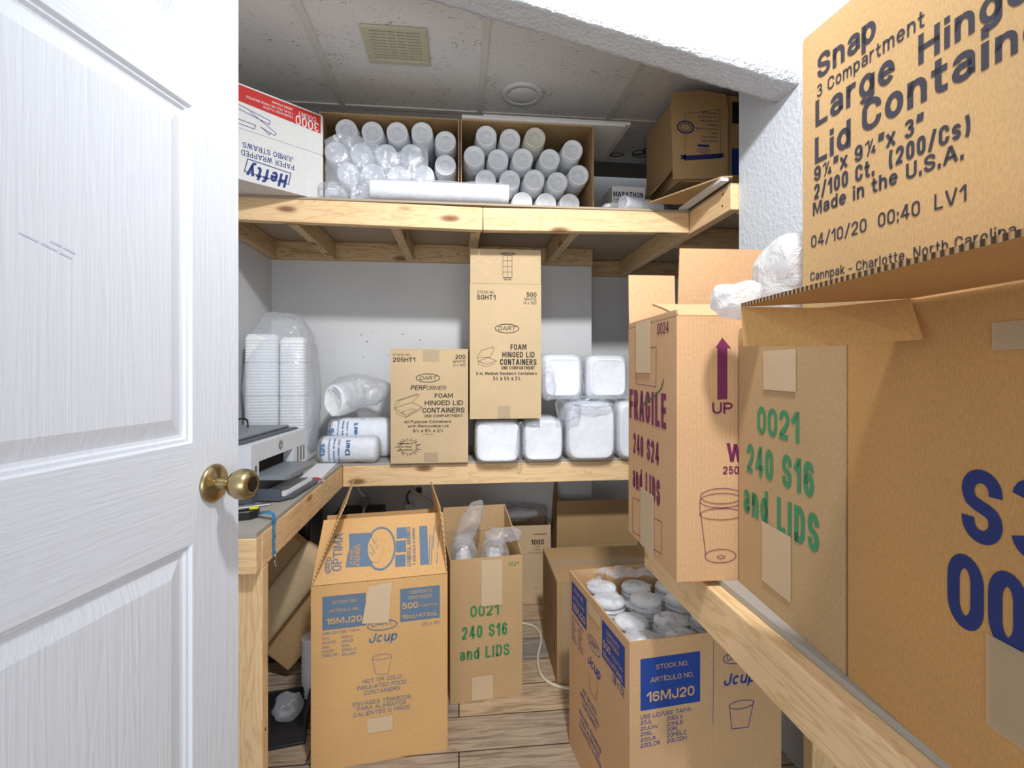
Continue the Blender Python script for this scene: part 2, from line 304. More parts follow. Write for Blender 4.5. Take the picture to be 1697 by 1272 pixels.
# ---------------------------------------------------------------- printed lettering
# a plain block alphabet drawn as pen strokes: each letter is (width, strokes); a cap is one unit tall
def arc(cx, cy, rx, ry, a0, a1, n=9):
    return [(cx+rx*math.cos(math.radians(a0+(a1-a0)*i/n)), cy+ry*math.sin(math.radians(a0+(a1-a0)*i/n))) for i in range(n+1)]
OVAL = arc(.5, .68, .5, .32, 0, 180, 12)+arc(.5, .32, .5, .32, 180, 360, 12)+[(1, .68)]
def bowl(y0, y1): m = (y0+y1)/2; r = (y1-y0)/2; return arc(.5, m, .5, r, 0, 360, 20)
XH = .73
LET = {
 'A': (.58, [[(0, 0), (.44, 1), (.56, 1), (1, 0)], [(.17, .3), (.83, .3)]]),
 'B': (.46, [[(0, 0), (0, 1), (.55, 1)]+arc(.55, .77, .39, .23, 90, -90)+[(0, .54)], [(.55, .54)]+arc(.58, .27, .42, .27, 90, -90)+[(0, 0), (0, .1)]]),
 'C': (.48, [[(1, .66)]+arc(.5, .7, .5, .3, 0, 180, 12)+arc(.5, .3, .5, .3, 180, 360, 12)+[(1, .34)]]),
 'D': (.48, [[(0, 0), (0, 1), (.45, 1)]+arc(.45, .66, .55, .34, 90, 0)+arc(.45, .34, .55, .34, 0, -90)+[(0, 0), (0, .1)]]),
 'E': (.40, [[(1, 1), (0, 1), (0, 0), (1, 0)], [(0, .52), (.9, .52)]]),
 'F': (.38, [[(1, 1), (0, 1), (0, 0)], [(0, .5), (.88, .5)]]),
 'G': (.50, [[(1, .68)]+arc(.5, .7, .5, .3, 0, 180, 12)+arc(.5, .3, .5, .3, 180, 360, 12)+[(1, .46), (.55, .46)]]),
 'H': (.50, [[(0, 0), (0, 1)], [(1, 0), (1, 1)], [(0, .52), (1, .52)]]),
 'I': (.02, [[(.5, 0), (.5, 1)]]),
 'J': (.40, [[(1, 1), (1, .3)]+arc(.5, .3, .5, .3, 0, -180, 12)+[(0, .36)]]),
 'K': (.48, [[(0, 0), (0, 1)], [(.95, 1), (.05, .38)], [(.3, .58), (1, 0)]]),
 'L': (.38, [[(0, 1), (0, 0), (1, 0)]]),
 'M': (.66, [[(0, 0), (0, 1), (.12, 1), (.5, .1), (.88, 1), (1, 1), (1, 0)]]),
 'N': (.50, [[(0, 0), (0, 1), (.1, 1), (.9, 0), (1, 0), (1, 1)]]),
 'O': (.50, [OVAL]),
 'P': (.46, [[(0, 0), (0, 1), (.5, 1)]+arc(.55, .73, .45, .27, 90, -90)+[(0, .46)]]),
 'Q': (.50, [OVAL, [(.6, .25), (1.05, -.06)]]),
 'R': (.48, [[(0, 0), (0, 1), (.5, 1)]+arc(.55, .75, .42, .25, 90, -90)+[(0, .5)], [(.55, .5), (1, 0)]]),
 'S': (.46, [[(1, .70)]+arc(.5, .75, .5, .25, 0, 180, 12)+[(.03, .66), (.12, .58), (.3, .53), (.7, .46), (.88, .41), (.97, .34)]+arc(.5, .25, .5, .25, 0, -180, 12)+[(0, .30)]]),
 'T': (.48, [[(0, 1), (1, 1)], [(.5, 1), (.5, 0)]]),
 'U': (.48, [[(0, 1), (0, .3)]+arc(.5, .3, .5, .3, 180, 360, 12)+[(1, 1)]]),
 'V': (.54, [[(0, 1), (.44, 0), (.56, 0), (1, 1)]]),
 'W': (.80, [[(0, 1), (.22, 0), (.28, 0), (.47, .95), (.53, .95), (.72, 0), (.78, 0), (1, 1)]]),
 'X': (.52, [[(0, 0), (1, 1)], [(0, 1), (1, 0)]]),
 'Y': (.52, [[(0, 1), (.5, .45), (1, 1)], [(.5, .47), (.5, 0)]]),
 'Z': (.44, [[(0, 1), (1, 1), (0, 0), (1, 0)]]),
 'a': (.38, [[(.05, .55)]+arc(.5, .53, .48, .2, 160, 0, 8)+[(1, 0)], [(1, .40), (.45, .40)]+arc(.42, .20, .42, .20, 90, 270)+arc(.5, .3, .5, .3, 270, 340, 4)]),
 'b': (.40, [[(0, 0), (0, 1)], bowl(0, XH)]), 'c': (.38, [arc(.5, XH/2, .5, XH/2, 40, 320, 16)]),
 'd': (.40, [[(1, 0), (1, 1)], bowl(0, XH)]), 'e': (.40, [[(0, .38), (1, .38)]+arc(.5, XH/2, .5, XH/2, 4, 325, 18)]),
 'f': (.22, [[(.4, 0), (.4, .8)]+arc(.95, .8, .55, .2, 180, 90, 5)+[(1.1, 1)], [(0, .68), (1, .68)]]),
 'g': (.40, [bowl(0, XH), [(1, XH), (1, -.05)]+arc(.5, -.05, .5, .22, 0, -160, 10)]),
 'h': (.38, [[(0, 0), (0, 1)], [(0, .42)]+arc(.5, .42, .5, XH-.42, 180, 0, 10)+[(1, 0)]]),
 'i': (.02, [[(.5, 0), (.5, XH-.1)], [(.5, .97), (.5, 1.0)]]), 'j': (.10, [[(1, XH), (1, -.1)]+arc(.2, -.1, .8, .16, 0, -100, 6), [(1, .97), (1, 1.0)]]),
 'k': (.36, [[(0, 0), (0, 1)], [(.9, XH), (.05, .26)], [(.3, .40), (1, 0)]]), 'l': (.02, [[(.5, 0), (.5, 1)]]),
 'm': (.64, [[(0, 0), (0, XH)], [(0, .46)]+arc(.25, .46, .25, XH-.46, 180, 0, 8)+[(.5, 0)], [(.5, .46)]+arc(.75, .46, .25, XH-.46, 180, 0, 8)+[(1, 0)]]),
 'n': (.38, [[(0, 0), (0, XH)], [(0, .42)]+arc(.5, .42, .5, XH-.42, 180, 0, 10)+[(1, 0)]]), 'o': (.40, [bowl(0, XH)]),
 'p': (.40, [[(0, -.3), (0, XH)], bowl(0, XH)]), 'q': (.40, [[(1, -.3), (1, XH)], bowl(0, XH)]),
 'r': (.22, [[(0, 0), (0, XH)], [(0, .42)]+arc(.8, .42, .8, XH-.42, 180, 80, 6)]),
 's': (.36, [[(.95, .55)]+arc(.5, .55, .47, XH-.55, 10, 180, 9)+[(.1, .44), (.3, .39), (.7, .35), (.93, .27)]+arc(.5, .19, .47, .19, 0, -170, 9)]),
 't': (.24, [[(.4, .95), (.4, .2)]+arc(.85, .2, .45, .2, 180, 270, 5)+[(1.05, 0)], [(0, .68), (1, .68)]]),
 'u': (.38, [[(0, XH), (0, .3)]+arc(.5, .3, .5, .3, 180, 360, 10), [(1, XH), (1, 0)]]), 'v': (.42, [[(0, XH), (.45, 0), (.55, 0), (1, XH)]]),
 'w': (.62, [[(0, XH), (.22, 0), (.28, 0), (.47, .66), (.53, .66), (.72, 0), (.78, 0), (1, XH)]]), 'x': (.40, [[(0, 0), (1, XH)], [(0, XH), (1, 0)]]),
 'y': (.42, [[(0, XH), (.5, .02)], [(1, XH), (.42, -.2), (.3, -.27), (.1, -.27)]]), 'z': (.36, [[(0, XH), (1, XH), (0, 0), (1, 0)]]),
 '0': (.42, [OVAL]), '1': (.24, [[(0, .74), (.75, 1), (1, 1), (1, 0)]]),
 '2': (.42, [[(0, .70)]+arc(.5, .72, .5, .28, 180, -30, 12)+[(.72, .42), (0, .06), (0, 0), (1, 0)]]),
 '3': (.42, [arc(.48, .77, .44, .23, 165, -90, 12)+[(.35, .54)], [(.48, .54)]+arc(.5, .27, .5, .27, 90, -165, 12)]),
 '4': (.46, [[(1, .26), (0, .26), (.62, 1), (.74, 1), (.74, 0)]]),
 '5': (.42, [[(.95, 1), (.12, 1), (.06, .52)]+arc(.48, .32, .52, .32, 130, -165, 14)]),
 '6': (.42, [[(.96, .76)]+arc(.5, .72, .5, .28, 15, 180, 9)+[(0, .3)]+arc(.5, .30, .5, .30, 180, 540, 20)]),
 '7': (.40, [[(0, 1), (1, 1), (.35, 0)]]), '8': (.42, [arc(.5, .77, .42, .23, -90, 270, 18), arc(.5, .27, .5, .27, 90, 450, 18)]),
 '9': (.42, [[(.04, .24)]+arc(.5, .28, .5, .28, 195, 360, 9)+[(1, .7)]+arc(.5, .70, .5, .30, 0, 360, 20)]),
 '.': (.02, [[(.5, -.07), (.5, .07)]]), ',': (.04, [[(.6, .07), (.5, -.05), (.1, -.2)]]), ':': (.02, [[(.5, -.05), (.5, .07)], [(.5, .5), (.5, .62)]]),
 '-': (.24, [[(0, .36), (1, .36)]]), '/': (.34, [[(0, -.05), (1, 1.05)]]), '(': (.16, [arc(1, .45, 1, .65, 125, 235, 8)]), ')': (.16, [arc(0, .45, 1, .65, 55, -55, 8)]),
 '”': (.24, [[(.15, 1.05), (.0, .72)], [(1, 1.05), (.85, .72)]]), ' ': (.12, [])}
for q_, (a_, b_) in {'¼': ('1', '4'), '⅜': ('3', '8'), '⅛': ('1', '8'), '⅞': ('7', '8')}.items():
    f_ = lambda ch, x0, y0: [[(x0+x*.36, y0+y*.48) for x, y in s_] for s_ in LET[ch][1]]
    LET[q_] = (.66, f_(a_, 0, .52)+[[(.22, 0), (.74, 1)]]+f_(b_, .66, 0))
for q_, a_ in (('Í', 'I'), ('É', 'E'), ('Ú', 'U'), ('Á', 'A'), ('á', 'a'), ('í', 'i'), ('ó', 'o')):
    y_ = 1.12 if q_.isupper() else .88
    LET[q_] = (LET[a_][0], LET[a_][1][:1 if a_ == 'i' else None]+[[(.4, y_), (.7, y_+.18)]])
CAP = 1.0
TXT = {}
def glyphs(body, bold=False, shear=0.0, aspect=None):
    """lettering one cap tall; aspect = wanted width in caps (the pen keeps its own width)"""
    key = (body, bold, shear, aspect)
    if key in TXT: return TXT[key]
    th = .18 if bold else .132; gap = .12 if bold else .13; n = len(body); sw = sum(LET.get(c, LET['-'])[0] for c in body); nsp = n
    sx = 1.0
    if aspect:
        while aspect-nsp*th-(n-1)*gap < sw*.42 and th > .04: th *= .93; gap *= .93
        sx = (aspect-nsp*th-(n-1)*gap)/max(sw, .02)
        if sw < .1: sx = 1.0
    vs = []; fs = []; x = 0
    for c in body:
        w, st = LET.get(c, LET['-']); pen = th*(.52 if c in '¼⅜⅛⅞' else 1)
        for s in st:
            P = []
            for px, py in s:
                q = Vector((x+th/2+px*w*sx, th/2+py*(1-th)))
                if not P or (q-P[-1]).length > 1e-4: P.append(q)
            if len(P) < 2: continue
            closed = (P[0]-P[-1]).length < 1e-3
            if closed: P.pop()
            m = len(P); b = len(vs)
            for i, p in enumerate(P):
                d0 = (p-P[i-1]).normalized() if (i or closed) else None; d1 = (P[(i+1) % m]-p).normalized() if (i < m-1 or closed) else None
                if d0 is None: d0 = d1
                if d1 is None: d1 = d0
                nn = Vector((-(d0.y+d1.y), d0.x+d1.x)); L = nn.length
                nn = nn/L if L > .05 else Vector((-d0.y, d0.x)); co_ = max(.55, nn.dot(Vector((-d0.y, d0.x))))
                e = p.copy()
                if not closed and i == 0: e = p-d1*pen/2
                if not closed and i == m-1: e = p+d0*pen/2
                if c in 'ceCGSs356269ag0' and not closed and i in (0, m-1): e = p.copy()
                for s_ in (1, -1): vs.append(e+nn*(s_*pen/2/co_))
            for i in range(m if closed else m-1): a = b+2*i; d = b+2*((i+1) % m); fs.append((a, a+1, d+1, d))
        x += w*sx+th+gap
    W_ = x-gap
    if aspect and W_ > 0: f = aspect/W_
    else: f = 1.0
    TXT[key] = ([((v.x*f)+v.y*shear, v.y) for v in vs], fs, W_*f); return TXT[key]
def put_text(mb, fmap, m, body, p0, p1, opt='', k=None, eps=.0006):
    bold = 'b' in opt or 'j' in opt; sh = .22 if ('i' in opt or 'j' in opt) else 0.0
    if '180' in opt: w = p0[0]-p1[0]; h = p0[1]-p1[1]
    elif '90' in opt: w = p1[1]-p0[1]; h = p0[0]-p1[0]
    else: w = p1[0]-p0[0]; h = p1[1]-p0[1]
    nat = glyphs(body, bold)[2]
    if k: h = max(h, k*w/nat)
    if 'K' in opt: h = float(opt.split('K')[1])*w/nat
    vs, fs, _ = glyphs(body, bold, sh, round(w/h, 3)); pts = []
    for a, b in vs:
        a *= h; b *= h
        if '180' in opt: q = (p0[0]-a, p0[1]-b)
        elif '90' in opt: q = (p0[0]-b, p0[1]+a)
        else: q = (p0[0]+a, p0[1]+b)
        pts.append(fmap(q[0], q[1], eps))
    mb.add(pts, fs, m)
def put_line(mb, fmap, m, pts, w, eps=.0006):
    for a, b in zip(pts[:-1], pts[1:]):
        d = (b[0]-a[0], b[1]-a[1]); L = math.hypot(*d) or 1; n = (-d[1]/L*w/2, d[0]/L*w/2); e = (d[0]/L*w*.3, d[1]/L*w*.3)
        q = [(a[0]-e[0]+n[0], a[1]-e[1]+n[1]), (a[0]-e[0]-n[0], a[1]-e[1]-n[1]), (b[0]+e[0]-n[0], b[1]+e[1]-n[1]), (b[0]+e[0]+n[0], b[1]+e[1]+n[1])]
        mb.add([fmap(x, y, eps) for x, y in q], [(0, 1, 2, 3)], m)
def put_ellipse(mb, fmap, m, c, a, b, w, eps=.0006, n=48):
    if w <= 0:
        mb.add([fmap(c[0]+a*math.cos(2*PI*i/n), c[1]+b*math.sin(2*PI*i/n), eps) for i in range(n)], [tuple(range(n))], m); return
    vs = []
    for i in range(n):
        t = 2*PI*i/n
        for s in (1, -1): vs.append(fmap(c[0]+(a+s*w/2)*math.cos(t), c[1]+(b+s*w/2)*math.sin(t), eps))
    mb.add(vs, [(2*i, 2*i+1, (2*i+3) % (2*n), (2*i+2) % (2*n)) for i in range(n)], m)
def put_prints(mb, tapes, fmap, items, dark, light, k=None, zmin=.002):
    """dark = ink material, light = the bare board showing through a solid label"""
    for it in items:
        if it[0] == 't':
            opt = it[4] if len(it) > 4 else ''
            m = light if 'w' in opt else dark
            put_text(mb, fmap, m, it[1], it[2], it[3], opt, k, .0012 if 'w' in opt else .0007)
        elif it[0] == 'r' or it[0] == 'p':
            code = it[-1] if isinstance(it[-1], str) else 'I'
            if it[0] == 'r': (x0, y0), (x1, y1) = it[1], it[2]; y0 = max(y0, zmin); q = [(x0, y0), (x1, y0), (x1, y1), (x0, y1)]
            else: q = [(x, max(y, zmin)) for x, y in it[1]]
            if code == 'T': tapes.append([fmap(x, y, .0016) for x, y in q]+[fmap(x, y, .0022) for x, y in q])
            else: mb.add([fmap(x, y, .0005) for x, y in q], [tuple(range(len(q)))], M['red'] if code == 'R' else dark)
        elif it[0] == 'e': put_ellipse(mb, fmap, dark if it[4] > 0 else light, it[1], it[2], it[3], it[4], .0009 if it[4] <= 0 else .0011)
        elif it[0] == 'l': put_line(mb, fmap, dark, it[1], it[2], .0008)
# ---------------------------------------------------------------- cartons
def carton(name, label, cat, L, ang, W_, D, H, z0, card, group=None, prints=(), flaps=(), closed=True, inkm=None, light=None, k=None, tape='tape', extra_tapes=()):
    """L = front left bottom corner on plan; local x along the front, y into the box"""
    root = thing(name, label, cat, (L[0], L[1], z0), math.radians(ang), group)
    t = .004; mb = MB(); m = card
    o = [(0,0),(W_,0),(W_,D),(0,D)]; i = [(t,t),(W_-t,t),(W_-t,D-t),(t,D-t)]
    vs = [(x,y,0) for x,y in o]+[(x,y,H) for x,y in o]+[(x,y,H) for x,y in i]+[(x,y,t) for x,y in i]
    fs = [(3,2,1,0)]+[(a,(a+1)%4,4+(a+1)%4,4+a) for a in range(4)]
    mb.add(vs, fs, m); mb.add(vs, [(4+a,4+(a+1)%4,8+(a+1)%4,8+a) for a in range(4)], FLUTE)
    mb.add(vs, [(8+a,8+(a+1)%4,12+(a+1)%4,12+a) for a in range(4)]+[(12,13,14,15)], m)
    tapes = []
    for face, items in prints:
        if face == 'front': fm = lambda x, y, e: (x, -e, y)
        elif face == 'left': fm = lambda x, y, e: (-e, D-x, y)
        put_prints(mb, tapes, fm, items, inkm, light or m, k)
    mb.build('carton_body', root)
    for q in tapes:
        b = MB(); n = len(q)//2
        b.add(q, [tuple(range(n)), tuple(range(2*n-1, n-1, -1))]+[(a, (a+1) % n, n+(a+1) % n, n+a) for a in range(n)], M[tape]); b.build('packing_tape', root)
    if closed:
        for s in (0, 1):
            b = MB(); y0, y1 = ((.001, D/2-.001), (D/2+.001, D-.001))[s]; b.box((.001, y0, H+.0005), (W_-.001, y1, H+.0045), m); b.build('top_flap', root)
        b = MB(); b.box((.002, D/2-.025, H+.005), (W_-.002, D/2+.025, H+.0056), M['tape_clear']); b.build('packing_tape', root)
    for fl in flaps:
        flap(root, m, W_, D, H, *fl)
    return root
def flap(root, m, W_, D, H, side, length, ang, f0=0, f1=1, in0=0, in1=0, dz=0, prt=None, inkm=None, lens=None):
    """ang 0 = standing up, 90 = folded outwards flat, negative = leaning in; in0/in1 = how far the free corners taper; lens = free-edge lengths at the two ends"""
    base, u, out = {'front': (Vector((0,0,H)), Vector((1,0,0)), Vector((0,-1,0))), 'back': (Vector((W_,D,H)), Vector((-1,0,0)), Vector((0,1,0))),
                    'left': (Vector((0,D,H)), Vector((0,-1,0)), Vector((-1,0,0))), 'right': (Vector((W_,0,H)), Vector((0,1,0)), Vector((1,0,0)))}[side]
    Ls = W_ if side in ('front', 'back') else D
    a = math.radians(ang); v = Vector((0,0,1))*math.cos(a)+out*math.sin(a); n = out*math.cos(a)-Vector((0,0,1))*math.sin(a)
    t = .004; base = base+Vector((0,0,dz+.001))-out*(t/2)
    l0, l1 = lens or (length, length)
    q = [(f0*Ls+.001, 0), (f1*Ls-.001, 0)]
    if lens or in0 or in1: q += [(f1*Ls-in1, l1), (f0*Ls+in0, l0)]
    else: q += [(f1*Ls-.002, length), (f0*Ls+.002, length)]
    b = MB()
    # slightly bowed sheet
    nseg = 5; top = []; bot = []
    for j in range(nseg+1):
        f = j/nseg; bow = math.sin(f*PI)*length*.012
        row = []
        for (x0, y0), (x1, y1) in ((q[0], q[3]), (q[1], q[2])):
            row.append((x0+(x1-x0)*f, y0+(y1-y0)*f))
        top.append([base+u*x+v*y+n*(t/2+bow) for x, y in row]); bot.append([base+u*x+v*y+n*(-t/2+bow) for x, y in row])
    vs = [p for r in top for p in r]+[p for r in bot for p in r]; N = 2*(nseg+1); fs = []; es = []
    for j in range(nseg):
        a0 = 2*j; fs.append((a0, a0+1, a0+3, a0+2)); fs.append((N+a0+2, N+a0+3, N+a0+1, N+a0)); es.append((a0, a0+2, N+a0+2, N+a0)); es.append((a0+1, N+a0+1, N+a0+3, a0+3))
    es.append((N-2, N-1, 2*N-1, 2*N-2)); fs.append((0, N, N+1, 1))
    b.add(vs, fs, m); b.add(vs, es, FLUTE)
    if prt:
        fm = lambda x, y, e: tuple(base+u*x+v*y+n*(t/2+math.sin(min(1, max(0, y/length))*PI)*length*.012+e+.0008))
        put_prints(b, [], fm, prt, inkm, m, 1.0, -1)
    return b.build('flap', root)
# ---------------------------------------------------------------- film bags
def ridged(p, s): return 1-2*abs(noise.noise(p*s))
def crumple(center, size, seed, amp=.02, power=.5, nu=44, nv=28, freq=12, floor=None, top_pinch=0, keep=None):
    """closed crumpled film skin, boxy when power is small"""
    mbv = []; sg = lambda c, e: math.copysign(abs(c)**e, c); off = Vector((seed*3.1, seed*1.7, seed*.9)); fs = []
    for j in range(nv+1):
        ph = -PI/2+PI*j/nv
        for i in range(nu):
            th = 2*PI*i/nu
            d = Vector((sg(math.cos(ph), power)*sg(math.cos(th), power), sg(math.cos(ph), power)*sg(math.sin(th), power), sg(math.sin(ph), power)))
            p = Vector((d.x*size[0]/2, d.y*size[1]/2, d.z*size[2]/2))
            if top_pinch and d.z > 0: f = 1-top_pinch*max(0, d.z)**2; p.x *= f; p.y *= f
            k = ridged(p+off, freq)*.6+ridged(p+off*2, freq*2.3)*.4
            p = p+p.normalized()*amp*(k-.2)
            if floor is not None: p.z = max(p.z, floor-center[2])
            mbv.append(p+Vector(center))
    for j in range(nv):
        for i in range(nu): a = j*nu+i; b = j*nu+(i+1) % nu; fs.append((a, b, b+nu, a+nu))
    return mbv, fs
def film_part(name, parent, center, size, seed, m, **kw):
    b = MB(); v, f = crumple(center, size, seed, **kw); b.add(v, f, m, True); return b.build(name, parent)
PR = {}
PR['frag_left'] = [
   ('t', '0024', (0.1987, 0.4763), (0.2617, 0.5005)) ,
   ('t', 'FRAGILE', (0.0107, 0.2839), (0.2483, 0.355), 'b') ,
   ('t', '240 S24', (0.0391, 0.2026), (0.209, 0.2509), 'b') ,
   ('t', 'and LIDS', (0.0351, 0.1189), (0.2148, 0.1735), 'b') ,
   ('l', [(0.0642, 0.4525), (0.1942, 0.4511), (0.1912, 0.3669), (0.0604, 0.3695), (0.0642, 0.4525)], 0.0015) ,
   ('l', [(0.0351, 0.0927), (0.101, 0.099), (0.101, 0.0181), (0.0351, 0.0084), (0.0351, 0.0927)], 0.0015) ,
   ('l', [(0.1758, 0.0847), (0.2234, 0.091), (0.2234, 0.024), (0.1758, 0.0185)], 0.0015) ,
   ('r', (0.0642, 0.3958), (0.1601, 0.5125), 'T') ,
   ('r', (0.0956, -0.0342), (0.1805, 0.1328), 'T') ,
]
PR['frag_front'] = [
   ('p', [(0.0892, 0.4649), (0.107, 0.4443), (0.0994, 0.4453), (0.0994, 0.3469), (0.0796, 0.346), (0.0796, 0.4453), (0.0755, 0.4452)]) ,
   ('t', 'UP', (0.0694, 0.3191), (0.1101, 0.341)) ,
   ('t', 'W', (0.0984, 0.2269), (0.1325, 0.2629), 'b') ,
   ('t', '250', (0.0907, 0.2034), (0.1223, 0.2187)) ,
   ('e', (0.0882, 0.1617), 0.0418, 0.0147, 0.0014) ,
   ('e', (0.0882, 0.1533), 0.0433, 0.0138, 0.0014) ,
   ('e', (0.0882, 0.1273), 0.0433, 0.0108, 0.0014) ,
   ('l', [(0.0467, 0.1281), (0.0568, 0.0495)], 0.0014) ,
   ('e', (0.0856, 0.0472), 0.0306, 0.0128, 0.0014) ,
   ('e', (0.0867, 0.0452), 0.0076, 0.003, 0.0012) ,
   ('l', [(0.0451, 0.1551), (0.0451, 0.1282)], 0.0014) ,
]
PR['green_ledge'] = [
   ('t', '0021', (0.0673, 0.2913), (0.1891, 0.3392)) ,
   ('t', '240 S16', (0.0312, 0.2157), (0.2241, 0.2686), 'b') ,
   ('t', 'and LIDS', (0.0188, 0.1388), (0.2356, 0.1954), 'b') ,
   ('r', (0.0901, 0.3696), (0.1819, 0.4358), 'T') ,
   ('r', (0.086, 0.0393), (0.1693, 0.1417), 'T') ,
]
PR['s3_left'] = [
   ('t', 'S', (0.1591, 0.2383), (0.1986, 0.3089), 'b') ,
   ('t', '3', (0.206, 0.2401), (0.2374, 0.3088), 'b') ,
   ('t', '0', (0.1435, 0.1488), (0.1812, 0.2221), 'b') ,
   ('t', '0', (0.1853, 0.1492), (0.2209, 0.2218), 'b') ,
   ('r', (0.1848, 0.0714), (0.2398, 0.1569), 'T') ,
   ('r', (0.1906, 0.4223), (0.2254, 0.4477), 'T') ,
]
PR['cannpak'] = [
   ('t', 'Made in the U.S.A.', (0.0217, 0.1548), (0.2396, 0.1738), 'b') ,
   ('t', '2/100 Ct.  (200/Cs)', (0.0242, 0.1792), (0.2463, 0.2025), 'b') ,
   ('t', '9¼”x 9¼”x 3”', (0.0242, 0.2072), (0.1943, 0.23), 'b') ,
   ('t', 'Lid', (0.0257, 0.2342), (0.0905, 0.2707), 'b') ,
   ('t', 'Contai', (0.1088, 0.2429), (0.2652, 0.268), 'b') ,
   ('t', 'Large', (0.0268, 0.2912), (0.1569, 0.3231), 'b') ,
   ('t', '3 Compart', (0.0293, 0.3353), (0.1371, 0.3467), '') ,
   ('t', 'Sna', (0.0308, 0.3627), (0.1059, 0.3787), 'b') ,
   ('t', '04/10/20  00:40  LV1', (0.0181, 0.1055), (0.2423, 0.1187), 'd') ,
   ('t', 'Cannpak - Charlotte, North Carolina', (0.0166, 0.0537), (0.2898, 0.0576), '') ,
]
PR['j_left'] = [
   ('r', (0.0261, 0.421), (0.1468, 0.5091), 'I') ,
   ('r', (0.2571, 0.4117), (0.3897, 0.5068), 'I') ,
   ('e', (0.2009, 0.4094), 0.0449, 0.0176, 0.002) ,
   ('t', 'Jcup', (0.1551, 0.3394), (0.2438, 0.3863), 'j') ,
   ('t', '(20 x 25)', (0.3219, 0.3871), (0.3856, 0.4091)) ,
   ('r', (0.168, 0.4809), (0.2469, 0.5085), 'T') ,
   ('l', [(0.1669, 0.3148), (0.1761, 0.2712), (0.2173, 0.2724), (0.228, 0.3246)], 0.0015) ,
   ('t', 'HOT OR COLD', (0.1125, 0.2309), (0.2173, 0.2661)) ,
]
PR['j_right'] = [
   ('r', (0.0266, 0.3725), (0.1785, 0.4901), 'I') ,
   ('t', 'STOCK NO.', (0.0649, 0.4625), (0.1467, 0.4707), 'w') ,
   ('t', 'ARTÍCULO NO.', (0.0511, 0.4339), (0.1601, 0.4427), 'w') ,
   ('t', '16MJ20', (0.0414, 0.3899), (0.1629, 0.4131), 'wb') ,
   ('t', 'USE LID/USE TAPA:', (0.0266, 0.3536), (0.156, 0.3611)) ,
   ('t', '20JL', (0.0266, 0.3412), (0.0558, 0.3474)) ,
   ('t', '20DLV', (0.0925, 0.3406), (0.1337, 0.3474)) ,
   ('t', '20HLB', (0.0925, 0.3273), (0.1337, 0.3328)) ,
   ('t', 'Jcup', (0.2395, 0.3987), (0.3247, 0.4283), 'j') ,
   ('e', (0.2732, 0.463), 0.0334, 0.0142, 0.002) ,
   ('l', [(0.2563, 0.3481), (0.2626, 0.295), (0.3074, 0.2917), (0.3226, 0.3533)], 0.0016) ,
   ('e', (0.2886, 0.3489), 0.0335, 0.0097, 0.0016) ,
   ('l', [(0.2144, 0.5092), (0.2123, 0.314)], 0.001) ,
]
PR['opt'] = [
   ('r', (0.0309, 0.4022), (0.1499, 0.498), 'I') ,
   ('t', 'STOCK NO.', (0.0597, 0.4752), (0.1251, 0.4806), 'w') ,
   ('t', 'ARTÍCULO NO.', (0.0492, 0.4515), (0.1309, 0.4572), 'w') ,
   ('t', '16MJ20', (0.0407, 0.4169), (0.1391, 0.4298), 'wb') ,
   ('r', (0.2479, 0.4), (0.3647, 0.4979), 'I') ,
   ('t', 'CONTENTS', (0.2743, 0.4804), (0.3413, 0.4908), 'w') ,
   ('t', 'CONTENIDO', (0.2721, 0.4645), (0.3413, 0.4745), 'w') ,
   ('t', '500', (0.2539, 0.4374), (0.2996, 0.4562), 'wb') ,
   ('t', 'PCS/PZAS', (0.3049, 0.4391), (0.3585, 0.445), 'w') ,
   ('t', '16oz/473mL', (0.253, 0.4087), (0.3585, 0.4198), 'wb') ,
   ('t', '(20 x 25)', (0.3104, 0.3816), (0.3647, 0.3913)) ,
   ('e', (0.197, 0.3979), 0.0419, 0.0141, 0.003) ,
   ('t', 'DART', (0.1674, 0.396), (0.2253, 0.4027)) ,
   ('t', 'USE LID/USE TAPA:', (0.0303, 0.3889), (0.1338, 0.391)) ,
   ('t', '20JL', (0.0303, 0.3754), (0.0512, 0.3817)) ,
   ('t', '20DLV', (0.0833, 0.3731), (0.115, 0.3794)) ,
   ('t', '20JLNV', (0.0303, 0.3629), (0.0682, 0.3682)) ,
   ('t', '20HLB', (0.0833, 0.3605), (0.115, 0.3667)) ,
   ('t', '20SL', (0.0303, 0.3504), (0.0512, 0.3566)) ,
   ('t', '20RL', (0.0833, 0.3478), (0.1063, 0.3545)) ,
   ('t', '20CLR', (0.0303, 0.3378), (0.0605, 0.3439)) ,
   ('t', '20HDLC', (0.0833, 0.3352), (0.1236, 0.3407)) ,
   ('t', '20DLCR', (0.0303, 0.3253), (0.071, 0.3302)) ,
   ('t', '20LCDH', (0.0833, 0.3225), (0.1236, 0.3286)) ,
   ('t', 'Jcup', (0.1572, 0.3484), (0.2373, 0.3658), 'j') ,
   ('p', [(0.1586, 0.516), (0.2253, 0.522), (0.2149, 0.404), (0.1396, 0.4091)], 'T') ,
]
